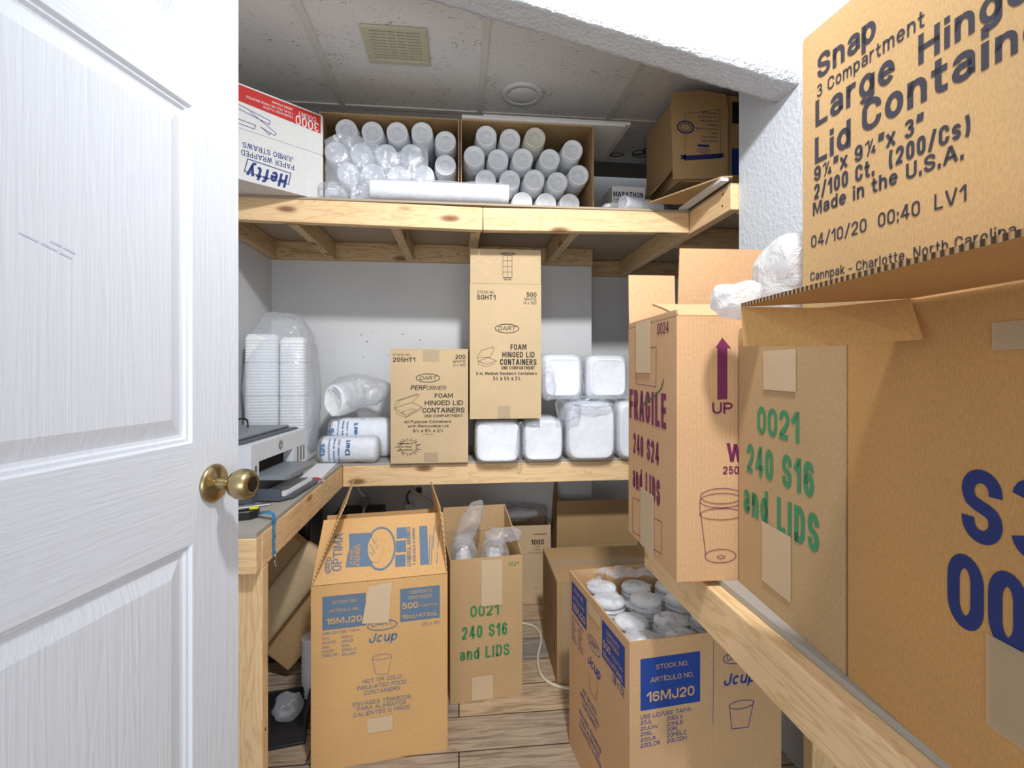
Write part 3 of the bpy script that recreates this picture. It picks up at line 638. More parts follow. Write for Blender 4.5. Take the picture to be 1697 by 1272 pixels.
PR['opt2'] = [
   ('t', 'HOT OR COLD', (0.1409, 0.2326), (0.2513, 0.2392)) ,
   ('t', 'INSULATED FOOD', (0.1261, 0.2166), (0.2659, 0.2227)) ,
   ('t', 'CONTAINERS', (0.1444, 0.2001), (0.2477, 0.205)) ,
   ('t', 'ENVASES TÉRMICOS', (0.1139, 0.1708), (0.2786, 0.1793)) ,
   ('t', 'PARA ALIMENTOS', (0.1261, 0.1565), (0.2649, 0.1619)) ,
   ('t', 'CALIENTES O FRÍOS', (0.1148, 0.1397), (0.2764, 0.1456)) ,
   ('l', [(0.1686, 0.3031), (0.1774, 0.2569), (0.213, 0.2508), (0.2233, 0.3034)], 0.0012) ,
   ('e', (0.1961, 0.3048), 0.0272, 0.0074, 0.0012) ,
   ('r', (0.1541, 0.0866), (0.2265, 0.1296), 'T') ,
]
PR['green_floor'] = [
   ('t', '0021', (0.0693, 0.2905), (0.1707, 0.3313), 'b') ,
   ('t', '240 S16', (0.0405, 0.2169), (0.2006, 0.2615), 'b') ,
   ('t', 'and LIDS', (0.0326, 0.1449), (0.2088, 0.1859), 'b') ,
   ('t', '0021', (0.205, 0.4568), (0.2406, 0.4708)) ,
   ('r', (0.108, 0.3257), (0.1821, 0.4854), 'T') ,
]
PR['green_floor2'] = [
   ('r', (0.075, -0.0022), (0.1487, 0.0843), 'T') ,
]
PR['b205'] = [
   ('t', 'STOCK NO.', (0.0095, 0.4607), (0.0835, 0.4706)) ,
   ('t', '205HT1', (0.0095, 0.4349), (0.1033, 0.4544), 'b') ,
   ('t', '200', (0.2749, 0.4489), (0.3177, 0.4666), 'b') ,
   ('t', 'WHITE', (0.2633, 0.4313), (0.3185, 0.4439)) ,
   ('t', '(2 x 100)', (0.2633, 0.4165), (0.3185, 0.4267)) ,
   ('e', (0.1573, 0.366), 0.0499, 0.0178, 0.003) ,
   ('t', 'DART', (0.1209, 0.3583), (0.1926, 0.3749), 'i') ,
   ('t', 'PERF', (0.0827, 0.3143), (0.1484, 0.335), 'bi') ,
   ('t', 'ORMER', (0.1504, 0.314), (0.2331, 0.3319), 'i') ,
   ('t', 'FOAM', (0.1861, 0.2796), (0.264, 0.2994), 'b') ,
   ('t', 'HINGED LID', (0.1438, 0.2481), (0.3068, 0.2691), 'b') ,
   ('t', 'CONTAINERS', (0.1339, 0.216), (0.3138, 0.2377), 'b') ,
   ('t', 'ONE COMPARTMENT', (0.1415, 0.1965), (0.3068, 0.2085), 'b') ,
   ('t', 'All Purpose Containers', (0.0561, 0.1723), (0.2571, 0.1844), 'b') ,
   ('t', 'with Removable Lid', (0.0713, 0.1535), (0.2447, 0.1654), 'b') ,
   ('t', '9¼ x 6⅜ x 2⅞', (0.0942, 0.1323), (0.2223, 0.1462), 'b') ,
   ('t', 'PATENTED', (0.135, 0.1209), (0.1791, 0.125)) ,
   ('l', [(0.0152, 0.2383), (0.0664, 0.2011), (0.1312, 0.2412), (0.0892, 0.2609), (0.0152, 0.2383), (0.0266, 0.269), (0.1064, 0.2968), (0.1224, 0.2936), (0.0892, 0.2609)], 0.0015) ,
   ('l', [(0.0304, 0.2536), (0.0379, 0.2709), (0.1121, 0.2929)], 0.0012) ,
   ('l', [(0.0455, 0.2187), (0.0873, 0.2338), (0.1026, 0.2317), (0.0664, 0.2089), (0.0455, 0.2187)], 0.0012) ,
   ('l', [(0.019, 0.2352), (0.0247, 0.2151), (0.0626, 0.1961), (0.0664, 0.2011)], 0.0012) ,
   ('l', [(0.0626, 0.1961), (0.1274, 0.2315), (0.1312, 0.2412)], 0.0012) ,
   ('r', (0.1408, 0.0064), (0.2003, 0.0461), 'T') ,
   ('r', (0.1369, 0.4389), (0.2061, 0.4896), 'T') ,
]
PR['b50'] = [
   ('t', 'STOCK NO.', (0.0299, 0.5301), (0.1046, 0.5417)) ,
   ('t', '50HT1', (0.0299, 0.5036), (0.1086, 0.5249), 'b') ,
   ('t', '500', (0.2409, 0.5189), (0.2835, 0.5382), 'b') ,
   ('t', 'WHITE', (0.2303, 0.5025), (0.2835, 0.5155)) ,
   ('t', '(4 x 125)', (0.2278, 0.4871), (0.2835, 0.4992)) ,
   ('e', (0.1571, 0.3829), 0.0503, 0.0186, 0.003) ,
   ('t', 'DART', (0.1183, 0.3745), (0.192, 0.3929), 'i') ,
   ('t', 'FOAM', (0.1717, 0.2926), (0.2401, 0.3164), 'b') ,
   ('t', 'HINGED LID', (0.1369, 0.2603), (0.2753, 0.2841), 'b') ,
   ('t', 'CONTAINERS', (0.1272, 0.2281), (0.2835, 0.2541), 'b') ,
   ('t', 'ONE COMPARTMENT', (0.1328, 0.2087), (0.2769, 0.2233), 'b') ,
   ('t', '5 in. Medium Sandwich Containers', (0.0259, 0.1855), (0.2851, 0.199), 'b') ,
   ('t', '5⅛ x 5⅜ x 2⅞', (0.0981, 0.1629), (0.214, 0.1796), 'b') ,
   ('l', [(0.0299, 0.26), (0.0483, 0.2897), (0.0965, 0.3036), (0.1021, 0.2956), (0.0844, 0.2618), (0.0299, 0.26)], 0.0015) ,
   ('l', [(0.0347, 0.244), (0.0764, 0.2601), (0.1126, 0.2457), (0.0724, 0.2312), (0.0347, 0.244)], 0.0015) ,
   ('l', [(0.0299, 0.26), (0.0347, 0.244), (0.0363, 0.2312), (0.0724, 0.22), (0.111, 0.2377)], 0.0012) ,
   ('r', (0.1183, -0.0038), (0.1709, 0.0562), 'T') ,
]
PR['b50flap'] = [
   ('t', 'LOADING PATTERN', (0.1288, 0.1231), (0.1895, 0.1319)) ,
   ('l', [(0.1393, 0.1202), (0.1782, 0.1211), (0.1782, 0.0266), (0.1393, 0.0259), (0.1393, 0.1202)], 0.0015) ,
   ('l', [(0.1587, 0.1206), (0.1587, 0.0263)], 0.0015) ,
   ('l', [(0.1393, 0.0968), (0.1782, 0.0977)], 0.001) ,
   ('l', [(0.1393, 0.0726), (0.1782, 0.0735)], 0.001) ,
   ('l', [(0.1393, 0.0493), (0.1782, 0.0501)], 0.001) ,
   ('t', 'END VIEW', (0.1433, 0.0147), (0.1749, 0.0225)) ,
]
PR['b1000'] = [
   ('t', '1000', (0.2258, 0.2776), (0.2902, 0.3035), 'b') ,
   ('t', 'LIDS', (0.243, 0.265), (0.2701, 0.2724)) ,
   ('t', 'TAPAS', (0.238, 0.2489), (0.2737, 0.256)) ,
   ('t', 'COUVERCLES', (0.2152, 0.2343), (0.293, 0.2397)) ,
   ('r', (0.238, 0.328), (0.3045, 0.3313)) ,
]
PR['hefty'] = [
   ('l', [(0.0578, 0.0774), (0.206, 0.0696), (0.198, 0.0271), (0.0469, 0.0313), (0.0578, 0.0774)], 0.003) ,
   ('t', 'Hefty', (0.1964, 0.0599), (0.0611, 0.0405), 'bi180') ,
   ('t', 'PAPER WRAPPED', (0.2183, 0.1039), (0.0367, 0.0924), '180') ,
   ('t', 'JUMBO STRAWS', (0.2156, 0.1317), (0.0413, 0.1235), '180') ,
   ('l', [(0.0274, 0.1752), (0.3293, 0.1699)], 0.001) ,
   ('p', [(0.0274, 0.3272), (0.3205, 0.3245), (0.3205, 0.2559), (0.0274, 0.2674)], 'R') ,
   ('t', '3000', (0.313, 0.2925), (0.2237, 0.2656), 'w180') ,
   ('t', 'COUNT', (0.3014, 0.3106), (0.2319, 0.2968), 'w180') ,
   ('t', 'JUMBO STRAWS', (0.2124, 0.311), (0.1384, 0.3061), 'w180') ,
   ('t', '7.75 IN. (19.6 CM) PAPER WRAPPED', (0.214, 0.2955), (0.053, 0.3002), 'w180') ,
   ('t', 'TRANSLUCENT PLASTIC', (0.214, 0.282), (0.1084, 0.2814), 'w180') ,
   ('l', [(0.0274, 0.255), (0.1334, 0.2364), (0.1293, 0.2219), (0.1233, 0.2239), (0.0274, 0.24)], 0.002) ,
   ('l', [(0.0274, 0.2051), (0.084, 0.203), (0.0792, 0.1885), (0.0274, 0.1902)], 0.002) ,
   ('l', [(0.0649, 0.2442), (0.1537, 0.1991), (0.1486, 0.1894), (0.0986, 0.2031)], 0.002) ,
   ('l', [(0.1035, 0.2023), (0.1308, 0.186), (0.1334, 0.1946)], 0.002) ,
]
PR['optflap'] = [
   ('l', [(0.0101, -0.003), (0.0301, 0.1829), (0.3816, 0.1657), (0.3849, -0.004)], 0.001) ,
   ('e', (0.0445, 0.0516), 0.0087, 0.0221, 0.002) ,
   ('t', 'OPTIMA', (0.0807, 0.0343), (0.056, 0.1415), '90') ,
   ('p', [(0.0974, 0.1383), (0.1662, 0.1368), (0.1681, 0.0396), (0.0928, 0.042), (0.0945, 0.0683), (0.1008, 0.0949)], 'I') ,
   ('e', (0.1916, 0.0888), 0.0416, 0.0614, 0.005) ,
   ('e', (0.1763, 0.0886), 0.0229, 0.0405, 0) ,
   ('r', (0.2386, 0.1131), (0.2684, 0.146), 'I') ,
   ('r', (0.2362, 0.0719), (0.2662, 0.1061), 'I') ,
   ('r', (0.2339, 0.0307), (0.264, 0.0643), 'I') ,
   ('t', 'LEVÁNTELA, ASEGÚRELA', (0.2804, 0.0295), (0.2684, 0.146), '90') ,
   ('t', 'Y VUÉLVALA A CERRAR', (0.2943, 0.0313), (0.2869, 0.1423), '90') ,
   ('r', (0.3076, 0.0301), (0.3323, 0.1454), 'I') ,
   ('l', [(0.3332, 0.0293), (0.3399, 0.1162)], 0.002) ,
   ('l', [(0.3394, 0.0288), (0.3468, 0.1125)], 0.002) ,
   ('l', [(0.3477, 0.0743), (0.3541, 0.1428)], 0.002) ,
   ('l', [(0.3568, 0.0303), (0.3599, 0.0608)], 0.002) ,
   ('l', [(0.3621, 0.0731), (0.3699, 0.1433)], 0.002) ,
]
# ---------------------------------------------------------------- the room
Zs = .745      # top of the low shelf
Zu = 1.80      # top of the high shelf
b = MB(); b.box((-1.6, -1.8, -.05), (2.2, 3.3, 0), M['floor']); struct('floor', b)
b = MB(); b.box((-.94, 2.62, 0), (.712, 2.70, 2.33), M['wall']); b.box((.632, 2.70, 0), (.712, 2.90, 2.33), M['wall']); 
for (hx, hz, hr) in ((-.62, 1.345, .004), (-.53, 1.342, .004), (-.50, 1.325, .003), (-.44, 1.343, .005), (-.35, 1.34, .004), (-.29, 1.33, .003), (-.10, 1.345, .005), (-.47, 1.29, .003), (-.20, 1.30, .003), (-.49, 1.21, .0025), (-.36, 1.22, .0025), (.02, 1.34, .006)):
    put_ellipse(b, lambda x, y, e: (x, 2.62-e, y), M['screw'] if hr < .0035 else M['cord'], (hx, hz), hr, hr, 0)
struct('wall_back', b)
b = MB(); b.box((.712, 2.90, 0), (2.2, 2.98, 2.30), M['wall']); struct('wall_back_recess', b)
b = MB(); b.box((-1.02, .95, 0), (-.94, 2.70, 2.33), M['wall']); struct('wall_left', b)
b = MB(); b.box((.97, -1.8, 0), (1.09, 1.636, 2.33), M['orange_peel']); struct('wall_right', b)
b = MB(); b.box((2.12, 1.64, 0), (2.2, 2.98, 2.33), M['wall']); b.box((1.09, 1.556, 0), (2.2, 1.636, 2.33), M['wall']); struct('wall_right_recess', b)
b = MB(); b.box((-1.6, 1.34, 2.33), (2.2, 2.76, 2.345), M['ceil']); b.box((-1.6, -1.8, 2.65), (2.2, 1.34, 2.665), M['wall']); b.box((-1.6, 1.335, 2.329), (2.2, 1.345, 2.65), M['wall']); struct('ceiling', b)
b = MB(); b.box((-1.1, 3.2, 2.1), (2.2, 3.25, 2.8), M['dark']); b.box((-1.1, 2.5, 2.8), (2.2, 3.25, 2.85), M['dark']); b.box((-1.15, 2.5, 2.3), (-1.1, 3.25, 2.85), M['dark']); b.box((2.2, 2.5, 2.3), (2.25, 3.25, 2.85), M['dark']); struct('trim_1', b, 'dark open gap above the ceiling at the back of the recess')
n_ = 2
for x in (-.515, .095, .70, 1.31):
    b = MB(); b.box((x-.012, 1.34, 2.324), (x+.012, 2.76, 2.3298), M['grid']); struct('trim_%d' % n_, b, 'ceiling grid bar running into the storeroom'); n_ += 1
for y in (2.29,):
    b = MB(); b.box((-.94 if y > 1 else -1.6, y-.012, 2.3245), (1.6, y+.012, 2.3297), M['grid']); struct('trim_%d' % n_, b, 'ceiling grid bar running across'); n_ += 1
b = MB()
for (cx, cy, a_, b_) in ((.865, 2.66, .035, .022), (.975, 2.62, .03, .03), (1.0, 2.655, .045, .02), (1.02, 2.58, .03, .03), (1.05, 2.53, .025, .025), (1.07, 2.48, .018, .02)):
    put_ellipse(b, lambda x, y, e: (x, y, 2.3295-e), M['stain'], (cx, cy), a_, b_, .012); put_ellipse(b, lambda x, y, e: (x, y, 2.3296-e), M['board'], (cx, cy), a_*.6, b_*.6, 0)
struct('trim_%d' % n_, b, 'ringed water stains on the last ceiling tile')
# sloping textured beam over the storeroom opening
b = MB(); y0, y1 = 1.33, 1.43; xa, xb = .97, -.69; nx = 150
zb = lambda x: 1.965+(.97-x)*.22
rows = []
prof = [(y0, None)]
for i in range(nx+1):
    x = xa+(xb-xa)*i/nx; z0 = zb(x); r = []
    ztop = 2.329; k0 = 6
    pts = [(y0, ztop+(z0-ztop)*j/k0) for j in range(k0)]+[(y0+(y1-y0)*j/8, z0) for j in range(9)]+[(y1, z0+(ztop-z0)*j/k0) for j in range(1, k0+1)]
    for (y, z) in pts:
        d = noise.noise(Vector((x*60, y*60, z*60)))*.0022+noise.noise(Vector((x*21, y*21, z*21)))*.002
        r.append((x, y+(d if y <= y0+.001 else (-d if y >= y1-.001 else 0)), z+(d if z <= z0+.001 else 0)))
    rows.append(r)
vs = [p for r in rows for p in r]; n = len(rows[0]); fs = [(i*n+j, i*n+j+1, (i+1)*n+j+1, (i+1)*n+j) for i in range(nx) for j in range(n-1)]
b.add(vs, fs, M['stucco'], True); b.add(rows[0], [tuple(range(n))], M['stucco']); struct('ceiling_beam', b, 'white textured beam sloping down to the right wall')
# ---------------------------------------------------------------- the open door on the left
def make_door():
    E = Vector((-.411, .98, 0)); a = math.radians(12.8); d = Vector((-math.sin(a), -math.cos(a), 0)); nrm = Vector((math.cos(a), -math.sin(a), 0))
    Wd = .915; z_lo, z_hi = .012, 2.04; th = .035
    cols = [(.114, .433), (.482, .801)]; rws = [(.235, .862), (1.028, 1.582), (1.686, 1.915)]
    pr = [(0, 0), (.003, -.0045), (.008, -.0050), (.011, -.0085), (.016, -.0095), (.020, -.0085), (.042, -.0015), (.046, -.0015)]
    def h(t):
        if t <= 0: return 0
        for (a0, h0), (a1, h1) in zip(pr[:-1], pr[1:]):
            if t <= a1: return h0+(h1-h0)*(t-a0)/(a1-a0)
        return pr[-1][1]
    ss = {0, Wd}; zz = {z_lo, z_hi}
    for c0, c1 in cols:
        for t, _ in pr: ss |= {round(c0+t, 5), round(c1-t, 5)}
    for r0, r1 in rws:
        for t, _ in pr: zz |= {round(r0+t, 5), round(r1-t, 5)}
    ss = sorted(ss); zz = sorted(zz)
    def dep(s, z):
        for c0, c1 in cols:
            for r0, r1 in rws:
                if c0 <= s <= c1 and r0 <= z <= r1: return min(s-c0, c1-s), min(z-r0, r1-z)
        return None
    # local frame of the door: x = along from the free edge, y = out of the face, z up
    mb = MB(); vs = []; idx = {}
    for i, s in enumerate(ss):
        for j, z in enumerate(zz):
            q = dep(s, z); hh = h(min(q)) if q else 0
            idx[i, j] = len(vs); vs.append((s, hh, z))
    f0, f1 = [], []
    for i in range(len(ss)-1):
        for j in range(len(zz)-1):
            sm = (ss[i]+ss[i+1])/2; zm = (zz[j]+zz[j+1])/2; q = dep(sm, zm)
            a0, b0, c0, d0 = idx[i, j], idx[i+1, j], idx[i+1, j+1], idx[i, j+1]
            rail = (q is None and not (sm < .114 or sm > .801 or .394 < sm < .521))
            L_ = f1 if rail else f0
            if q and min(q) < .046:
                qa = dep(ss[i], zz[j]); qc = dep(ss[i+1], zz[j+1])
                if qa and qc and abs(qa[0]-qa[1]) < 1e-4 and abs(qc[0]-qc[1]) < 1e-4: L_ += [(a0, b0, c0), (a0, c0, d0)]
                else: L_ += [(a0, b0, d0), (b0, c0, d0)]
            else: L_.append((a0, b0, c0, d0))
    mb.add(vs, [tuple(reversed(f)) for f in f0], M['door']); mb.add(vs, [tuple(reversed(f)) for f in f1], M['door_rail'])
    mb.add([(0,0,z_lo),(Wd,0,z_lo),(Wd,-th,z_lo),(0,-th,z_lo),(0,0,z_hi),(Wd,0,z_hi),(Wd,-th,z_hi),(0,-th,z_hi)], [(0,3,7,4),(1,5,6,2),(2,6,7,3),(0,1,2,3),(4,7,6,5)], M['door'])
    # pen scuff on the upper panel
    o = mb.build('door_1'); o['kind'] = 'structure'; o['label'] = 'open white six-panel door with embossed wood grain'
    o.matrix_world = Matrix(((d.x, nrm.x, 0, E.x), (d.y, nrm.y, 0, E.y), (0, 0, 1, 0), (0, 0, 0, 1)))
    sc = MB()
    for (s0, z0, s1, z1) in ((.372, 1.304, .352, 1.299), (.348, 1.298, .33, 1.293), (.327, 1.292, .312, 1.288), (.338, 1.303, .325, 1.3), (.322, 1.299, .308, 1.295)):
        put_line(sc, lambda x, y, e: (x, -.0014+e, y), ink('scuff', sr(206, 213, 226)), [(s0, z0), (s1, z1)], .0016)
    sc.build('pencil_scuff', o)
    kz, ks = .951, .066
    T = Matrix.Translation((ks, 0, kz)) @ Matrix.Rotation(-PI/2, 4, 'X')
    k = MB(); k.lathe([(.0, 0), (.033, 0), (.0335, .003), (.031, .006), (.026, .009), (.014, .011), (.0125, .012), (.0, .012)], 40, M['brass'], T, cap0=False, cap1=False); rose = k.build('knob_rose', o)
    k = MB(); k.lathe([(.003, 0), (.003, .0015), (0, .0015)], 12, M['brass_dark'], Matrix.Translation((ks+.005, .008, kz-.019)) @ Matrix.Rotation(-PI/2, 4, 'X'), cap1=False); k.build('rose_screw', rose)
    k = MB(); k.lathe([(.0115, .010), (.010, .022), (.0095, .030), (.012, .034), (.0215, .040), (.0258, .050), (.0262, .060), (.0235, .070), (.0165, .0755), (.0145, .0748), (.013, .0735), (.0, .0728)], 40, M['brass'], T, cap0=False, cap1=False); kn = k.build('door_knob', o)
    k = MB(); k.lathe([(.0128, .0742), (.0, .0744)], 24, M['brass_dark'], T, cap0=False, cap1=False); k.build('knob_button', kn)
make_door()
# ---------------------------------------------------------------- ceiling fittings
t = thing('ceiling_vent', 'beige slotted air vent set in the ceiling tile', 'vent', (-.215, 1.86, 2.329))
b = MB()
for (x0, x1, y0, y1) in ((-.125, .105, -.12, -.098), (-.125, .105, .065, .09), (-.125, -.095, -.098, .065), (.078, .105, -.098, .065)): b.bevel_box((x0, y0, -.008), (x1, y1, 0), M['beige'], .003)
b.build('vent_frame', t)
b = MB(); b.box((-.097, -.1, -.002), (.08, .067, -.001), M['slot']); b.build('dark_duct', t)
for i in range(10):
    b = MB(); y = -.093+i*.0165; b.box((-.097, y, -.0065), (.08, y+.0112, -.002), M['beige'], Matrix.Identity(4)); b.build('slat', t)
for x in (-.04, -.008, .025):
    b = MB(); b.box((x, -.1, -.0068), (x+.006, .067, -.003), M['beige']); b.build('rib', t)
t = thing('disc_light', 'round white disc light set in the ceiling tile', 'ceiling light', (.27, 2.11, 2.329))
b = MB(); b.lathe([(.088, 0), (.089, -.006), (.082, -.012), (.064, -.011), (.062, -.007), (.0, -.007)], 56, M['white_plastic'], cap0=False, cap1=False); b.build('trim_ring', t)
b = MB(); b.lathe([(.063, -.009), (.05, -.014), (.028, -.0165), (.0, -.017)], 48, M['lens'], cap0=False, cap1=False); b.build('diffuser', t)
# ---------------------------------------------------------------- high shelf
hs = thing('wall_shelf', 'high plywood shelf on a pine frame under the ceiling, loaded with cup sleeves and boxes', 'shelf', (0, 2.28, 1.70))
R0 = Vector((0, 2.28, 1.70))
def bd(name, p0, p1, up, w, t_, m, parent=hs, screws=()):
    b = MB(); T, L = b.board(Vector(p0)-R0, Vector(p1)-R0, up, w, t_, M[m])
    o = b.build(name, parent)
    for (s, h, side) in screws:
        k = MB(); q = T @ Vector((s, side*t_/2, h)); nn = (T.to_3x3() @ Vector((0, side, 0))).normalized()
        k.lathe([(.0042, -.001), (.0042, .0006), (.002, .0006), (.0018, .0003), (0, .0003)], 10, M['screw'], Matrix.Translation(q) @ nn.to_track_quat('Z', 'Y').to_matrix().to_4x4(), cap0=False, cap1=False); k.build('screw', o)
    return o
# the middle joint of the front rail has sagged a little
zl, zm_, zr = Zu-.012+.012-.049, Zu-.028-.035+.012, Zu-.012-.046+.008
zl = Zu-.047; zm_ = Zu-.061; zr = Zu-.047
bd('front_rail', (-.935, 1.969, zl), (.0925, 1.969, zm_), (0, 0, 1), .089, .038, 'pine', hs, [(.16, .03, 1), (.165, .005, 1), (.2, .015, 1), (.55, .02, 1), (.548, 0, 1), (1.01, .03, 1), (1.01, -.01, 1)])
bd('front_rail', (.0945, 1.969, zm_), (.94, 1.969, zr), (0, 0, 1), .089, .038, 'pine', hs, [(.02, .03, 1), (.02, -.01, 1), (.33, .02, 1), (.33, -.012, 1)])
for x in (-.636, -.248, .0675, .4725):
    zt = Zu-.060 if abs(x) < .3 else Zu-.053
    bd('joist', (x, 1.99, zt), (x, 2.58, Zu-.055), (0, 0, 1), .085, .038, 'pine_dull')
bd('back_ledger', (-.935, 2.600, Zu-.055), (.708, 2.600, Zu-.055), (0, 0, 1), .089, .036, 'pine_dull', hs, [(.05, .01, 1), (.62, .02, 1), (1.3, .0, 1)])
bd('side_ledger', (-.920, 1.99, Zu-.055), (-.920, 2.58, Zu-.055), (0, 0, 1), .089, .036, 'pine_dull')
bd('side_rail', (.961, 1.640, Zu-.050), (.961, 2.86, Zu-.055), (0, 0, 1), .089, .038, 'pine', hs, [(.05, .025, 1), (.055, -.015, 1)])
bd('joist', (.982, 2.16, Zu-.055), (2.1, 2.16, Zu-.055), (0, 0, 1), .089, .038, 'pine_dull')
bd('joist', (.982, 1.66, Zu-.055), (2.1, 1.66, Zu-.055), (0, 0, 1), .089, .034, 'pine_dull')
bd('back_ledger', (.716, 2.880, Zu-.055), (2.1, 2.880, Zu-.055), (0, 0, 1), .089, .036, 'pine_dull')
b = MB(); b.box((-.935, 1.945-2.28, .0905), (.94, 2.612-2.28, .0985), M['ply']); b.build('plywood_deck', hs)
b = MB(); b.box((.942, 1.642-2.28, .0905), (2.1, 2.89-2.28, .0985), M['ply']); b.box((.716, 2.613-2.28, .0905), (.942, 2.89-2.28, .0985), M['ply']); b.build('plywood_deck', hs)
DK = Zu  # deck top 1.7985
# ---------------------------------------------------------------- low shelf (U round three sides)
ls = thing('work_shelf', 'low U-shaped plywood shelf on pine boards along three walls', 'shelf', (0, 2.2, 0)); R0 = Vector((0, 2.2, 0))
zc = Zs-.012-.0445
bd('left_fascia', (-.514, 1.32, zc), (-.514, 2.19, zc), (0, 0, 1), .089, .038, 'pine', ls)
bd('end_rail', (-.935, 1.30, zc), (-.496, 1.30, zc), (0, 0, 1), .089, .036, 'pine', ls, [(.40, .015, 1), (.40, -.02, 1)])
bd('back_fascia', (-.495, 2.211, zc), (.966, 2.211, zc), (0, 0, 1), .089, .038, 'pine', ls, [(.22, .02, 1), (.5, .02, 1), (.52, -.02, 1), (.62, -.005, 1), (.7, 0, 1), (.88, .01, 1)])
bd('right_fascia', (.493, .1, zc), (.493, 1.235, zc), (0, 0, 1), .089, .038, 'pine', ls)
bd('post', (-.545, 1.338, zc-.0445), (-.545, 1.338, 0), (0, 1, 0), .040, .10, 'pine', ls, [(.42, .0, -1)])
bd('post', (.93, 1.20, zc-.0445), (.93, 1.20, 0), (0, 1, 0), .038, .06, 'pine', ls)
bd('end_rail', (.513, 1.218, zc), (.966, 1.218, zc), (0, 0, 1), .089, .034, 'pine', ls)
bd('post', (.93, .3, zc-.0445), (.93, .3, 0), (0, 1, 0), .038, .06, 'pine', ls)
b = MB(); b.box((-.935, 1.284-2.2, Zs-.011), (-.4965, 2.612-2.2, Zs-.0003), M['plygrey']); o = b.build('plywood_deck', ls)
b = MB(); b.box((-.496, 2.195-2.2, Zs-.011), (.966, 2.612-2.2, Zs-.0003), M['plygrey']); b.build('plywood_deck', ls)
b = MB(); b.box((.500, .1-2.2, Zs-.011), (.965, 1.233-2.2, Zs-.0003), M['plygrey']); b.build('plywood_deck', ls)
for o_ in (o,):
    pass
# ---------------------------------------------------------------- cartons
K_dart = cardboard('pale', sr(205, 180, 143)); K_opt = cardboard('orange', sr(208, 164, 110)); K_gr = cardboard('olive', sr(190, 158, 116))
K_frag = cardboard('rosy', sr(206, 165, 124)); K_s3 = cardboard('amber', sr(192, 146, 90)); K_can = cardboard('kraft', sr(200, 164, 116)); K_br = cardboard('brown', sr(176, 144, 102))
K_jc = cardboard('warm', sr(202, 164, 122))
I_k = ink('black', sr(52, 46, 42)); I_pur = ink('purple', sr(116, 34, 78)); I_gr = ink('green', sr(66, 138, 94)); I_nv = ink('navy', sr(28, 44, 104)); I_bl = ink('steel_blue', sr(94, 116, 138)); I_jb = ink('royal_blue', sr(24, 62, 142)); I_slate = ink('slate', sr(104, 112, 124)); I_cn = ink('charcoal', sr(58, 56, 66)); I_hb = ink('hefty_blue', sr(44, 62, 130))
R_ = math.radians
carton('carton', 'tan carton 205HT1 of foam hinged lid containers standing on the low back shelf', 'box', (-.29, 2.165), 0, .33, .30, .487, Zs, K_dart, 'printed cartons on the low shelf',
       [('front', PR['b205']+[('t', 'Removable Lid', (.038, .082), (.092, .09), 'b'), ('t', 'For Saving', (.045, .068), (.087, .076), 'b'), ('t', 'Containers', (.04, .054), (.092, .062), 'b')]
         +[('l', [(.0745+.032*math.cos(a), .0705+.027*math.sin(a)), (.0745+(.04+.008*(i % 3))*math.cos(a), .0705+(.033+.006*(i % 2))*math.sin(a))], .0022) for i, a in enumerate([2*PI*j/34 for j in range(34)])])], inkm=I_k, tape='tape_clear')
r50 = carton('carton', 'tall tan carton 50HT1 with its flap standing up, on top of the foam trays', 'box', (.046, 2.1), 0, .304, .34, .572, .9385, K_dart, 'printed cartons on the low shelf',
       [('front', PR['b50'])], [('front', .146, 0, 0, 1, 0, 0, 0, [(it[0],)+tuple(it[1:]) for it in PR['b50flap']], I_k), ('left', .12, -60), ('right', .12, -60), ('back', .14, -40)], closed=False, inkm=I_k, tape='tape_clear')
FW = .30
rf = carton('carton', 'tan FRAGILE carton with purple printing and an UP arrow on the right shelf', 'box', (.412, .906), -2, .36, FW, .505, Zs, K_frag, 'tall cartons standing on the right shelf',
       [('left', PR['frag_left']), ('front', [(q+('b',) if q[0] == 't' and len(q) == 4 else q) for q in PR['frag_front']])], [('back', .135, 4, .66, 1), ('back', .20, -3, 0, .655), ('front', .14, -74), ('right', .12, -70), ('left', .012, 0)], closed=False, inkm=I_pur, k=None)
b = MB(); fm = lambda x, y, e: (-e, FW-x, y); put_line(b, fm, ink('pen_green', sr(52, 96, 70)), [(.100, .300), (.106, .318), (.125, .330), (.150, .336), (.19, .350), (.222, .364), (.236, .384)], .0035, .0012); b.build('pen_mark', rf)
rg = carton('carton', 'tan carton 0021 240 S16 and LIDS with green printing on the right shelf', 'box', (.509, .607), -4.3, .40, .289, .478, Zs, K_gr, 'tall cartons standing on the right shelf',
       [('left', [(q+('b',) if q[0] == 't' and len(q) == 4 else q) for q in PR['green_ledge']])], [('right', .10, -96), ('back', .12, -88)], closed=False, inkm=I_gr)
rs = carton('carton', 'large amber carton S3 with navy letters at the near end of the right shelf', 'box', (.48, .206), -4, .42, .396, .481, Zs, K_s3, 'tall cartons standing on the right shelf',
       [('left', PR['s3_left'])], [('back', .12, -91.5), ('right', .12, -92)], closed=False, inkm=I_nv, tape='tape_clear')
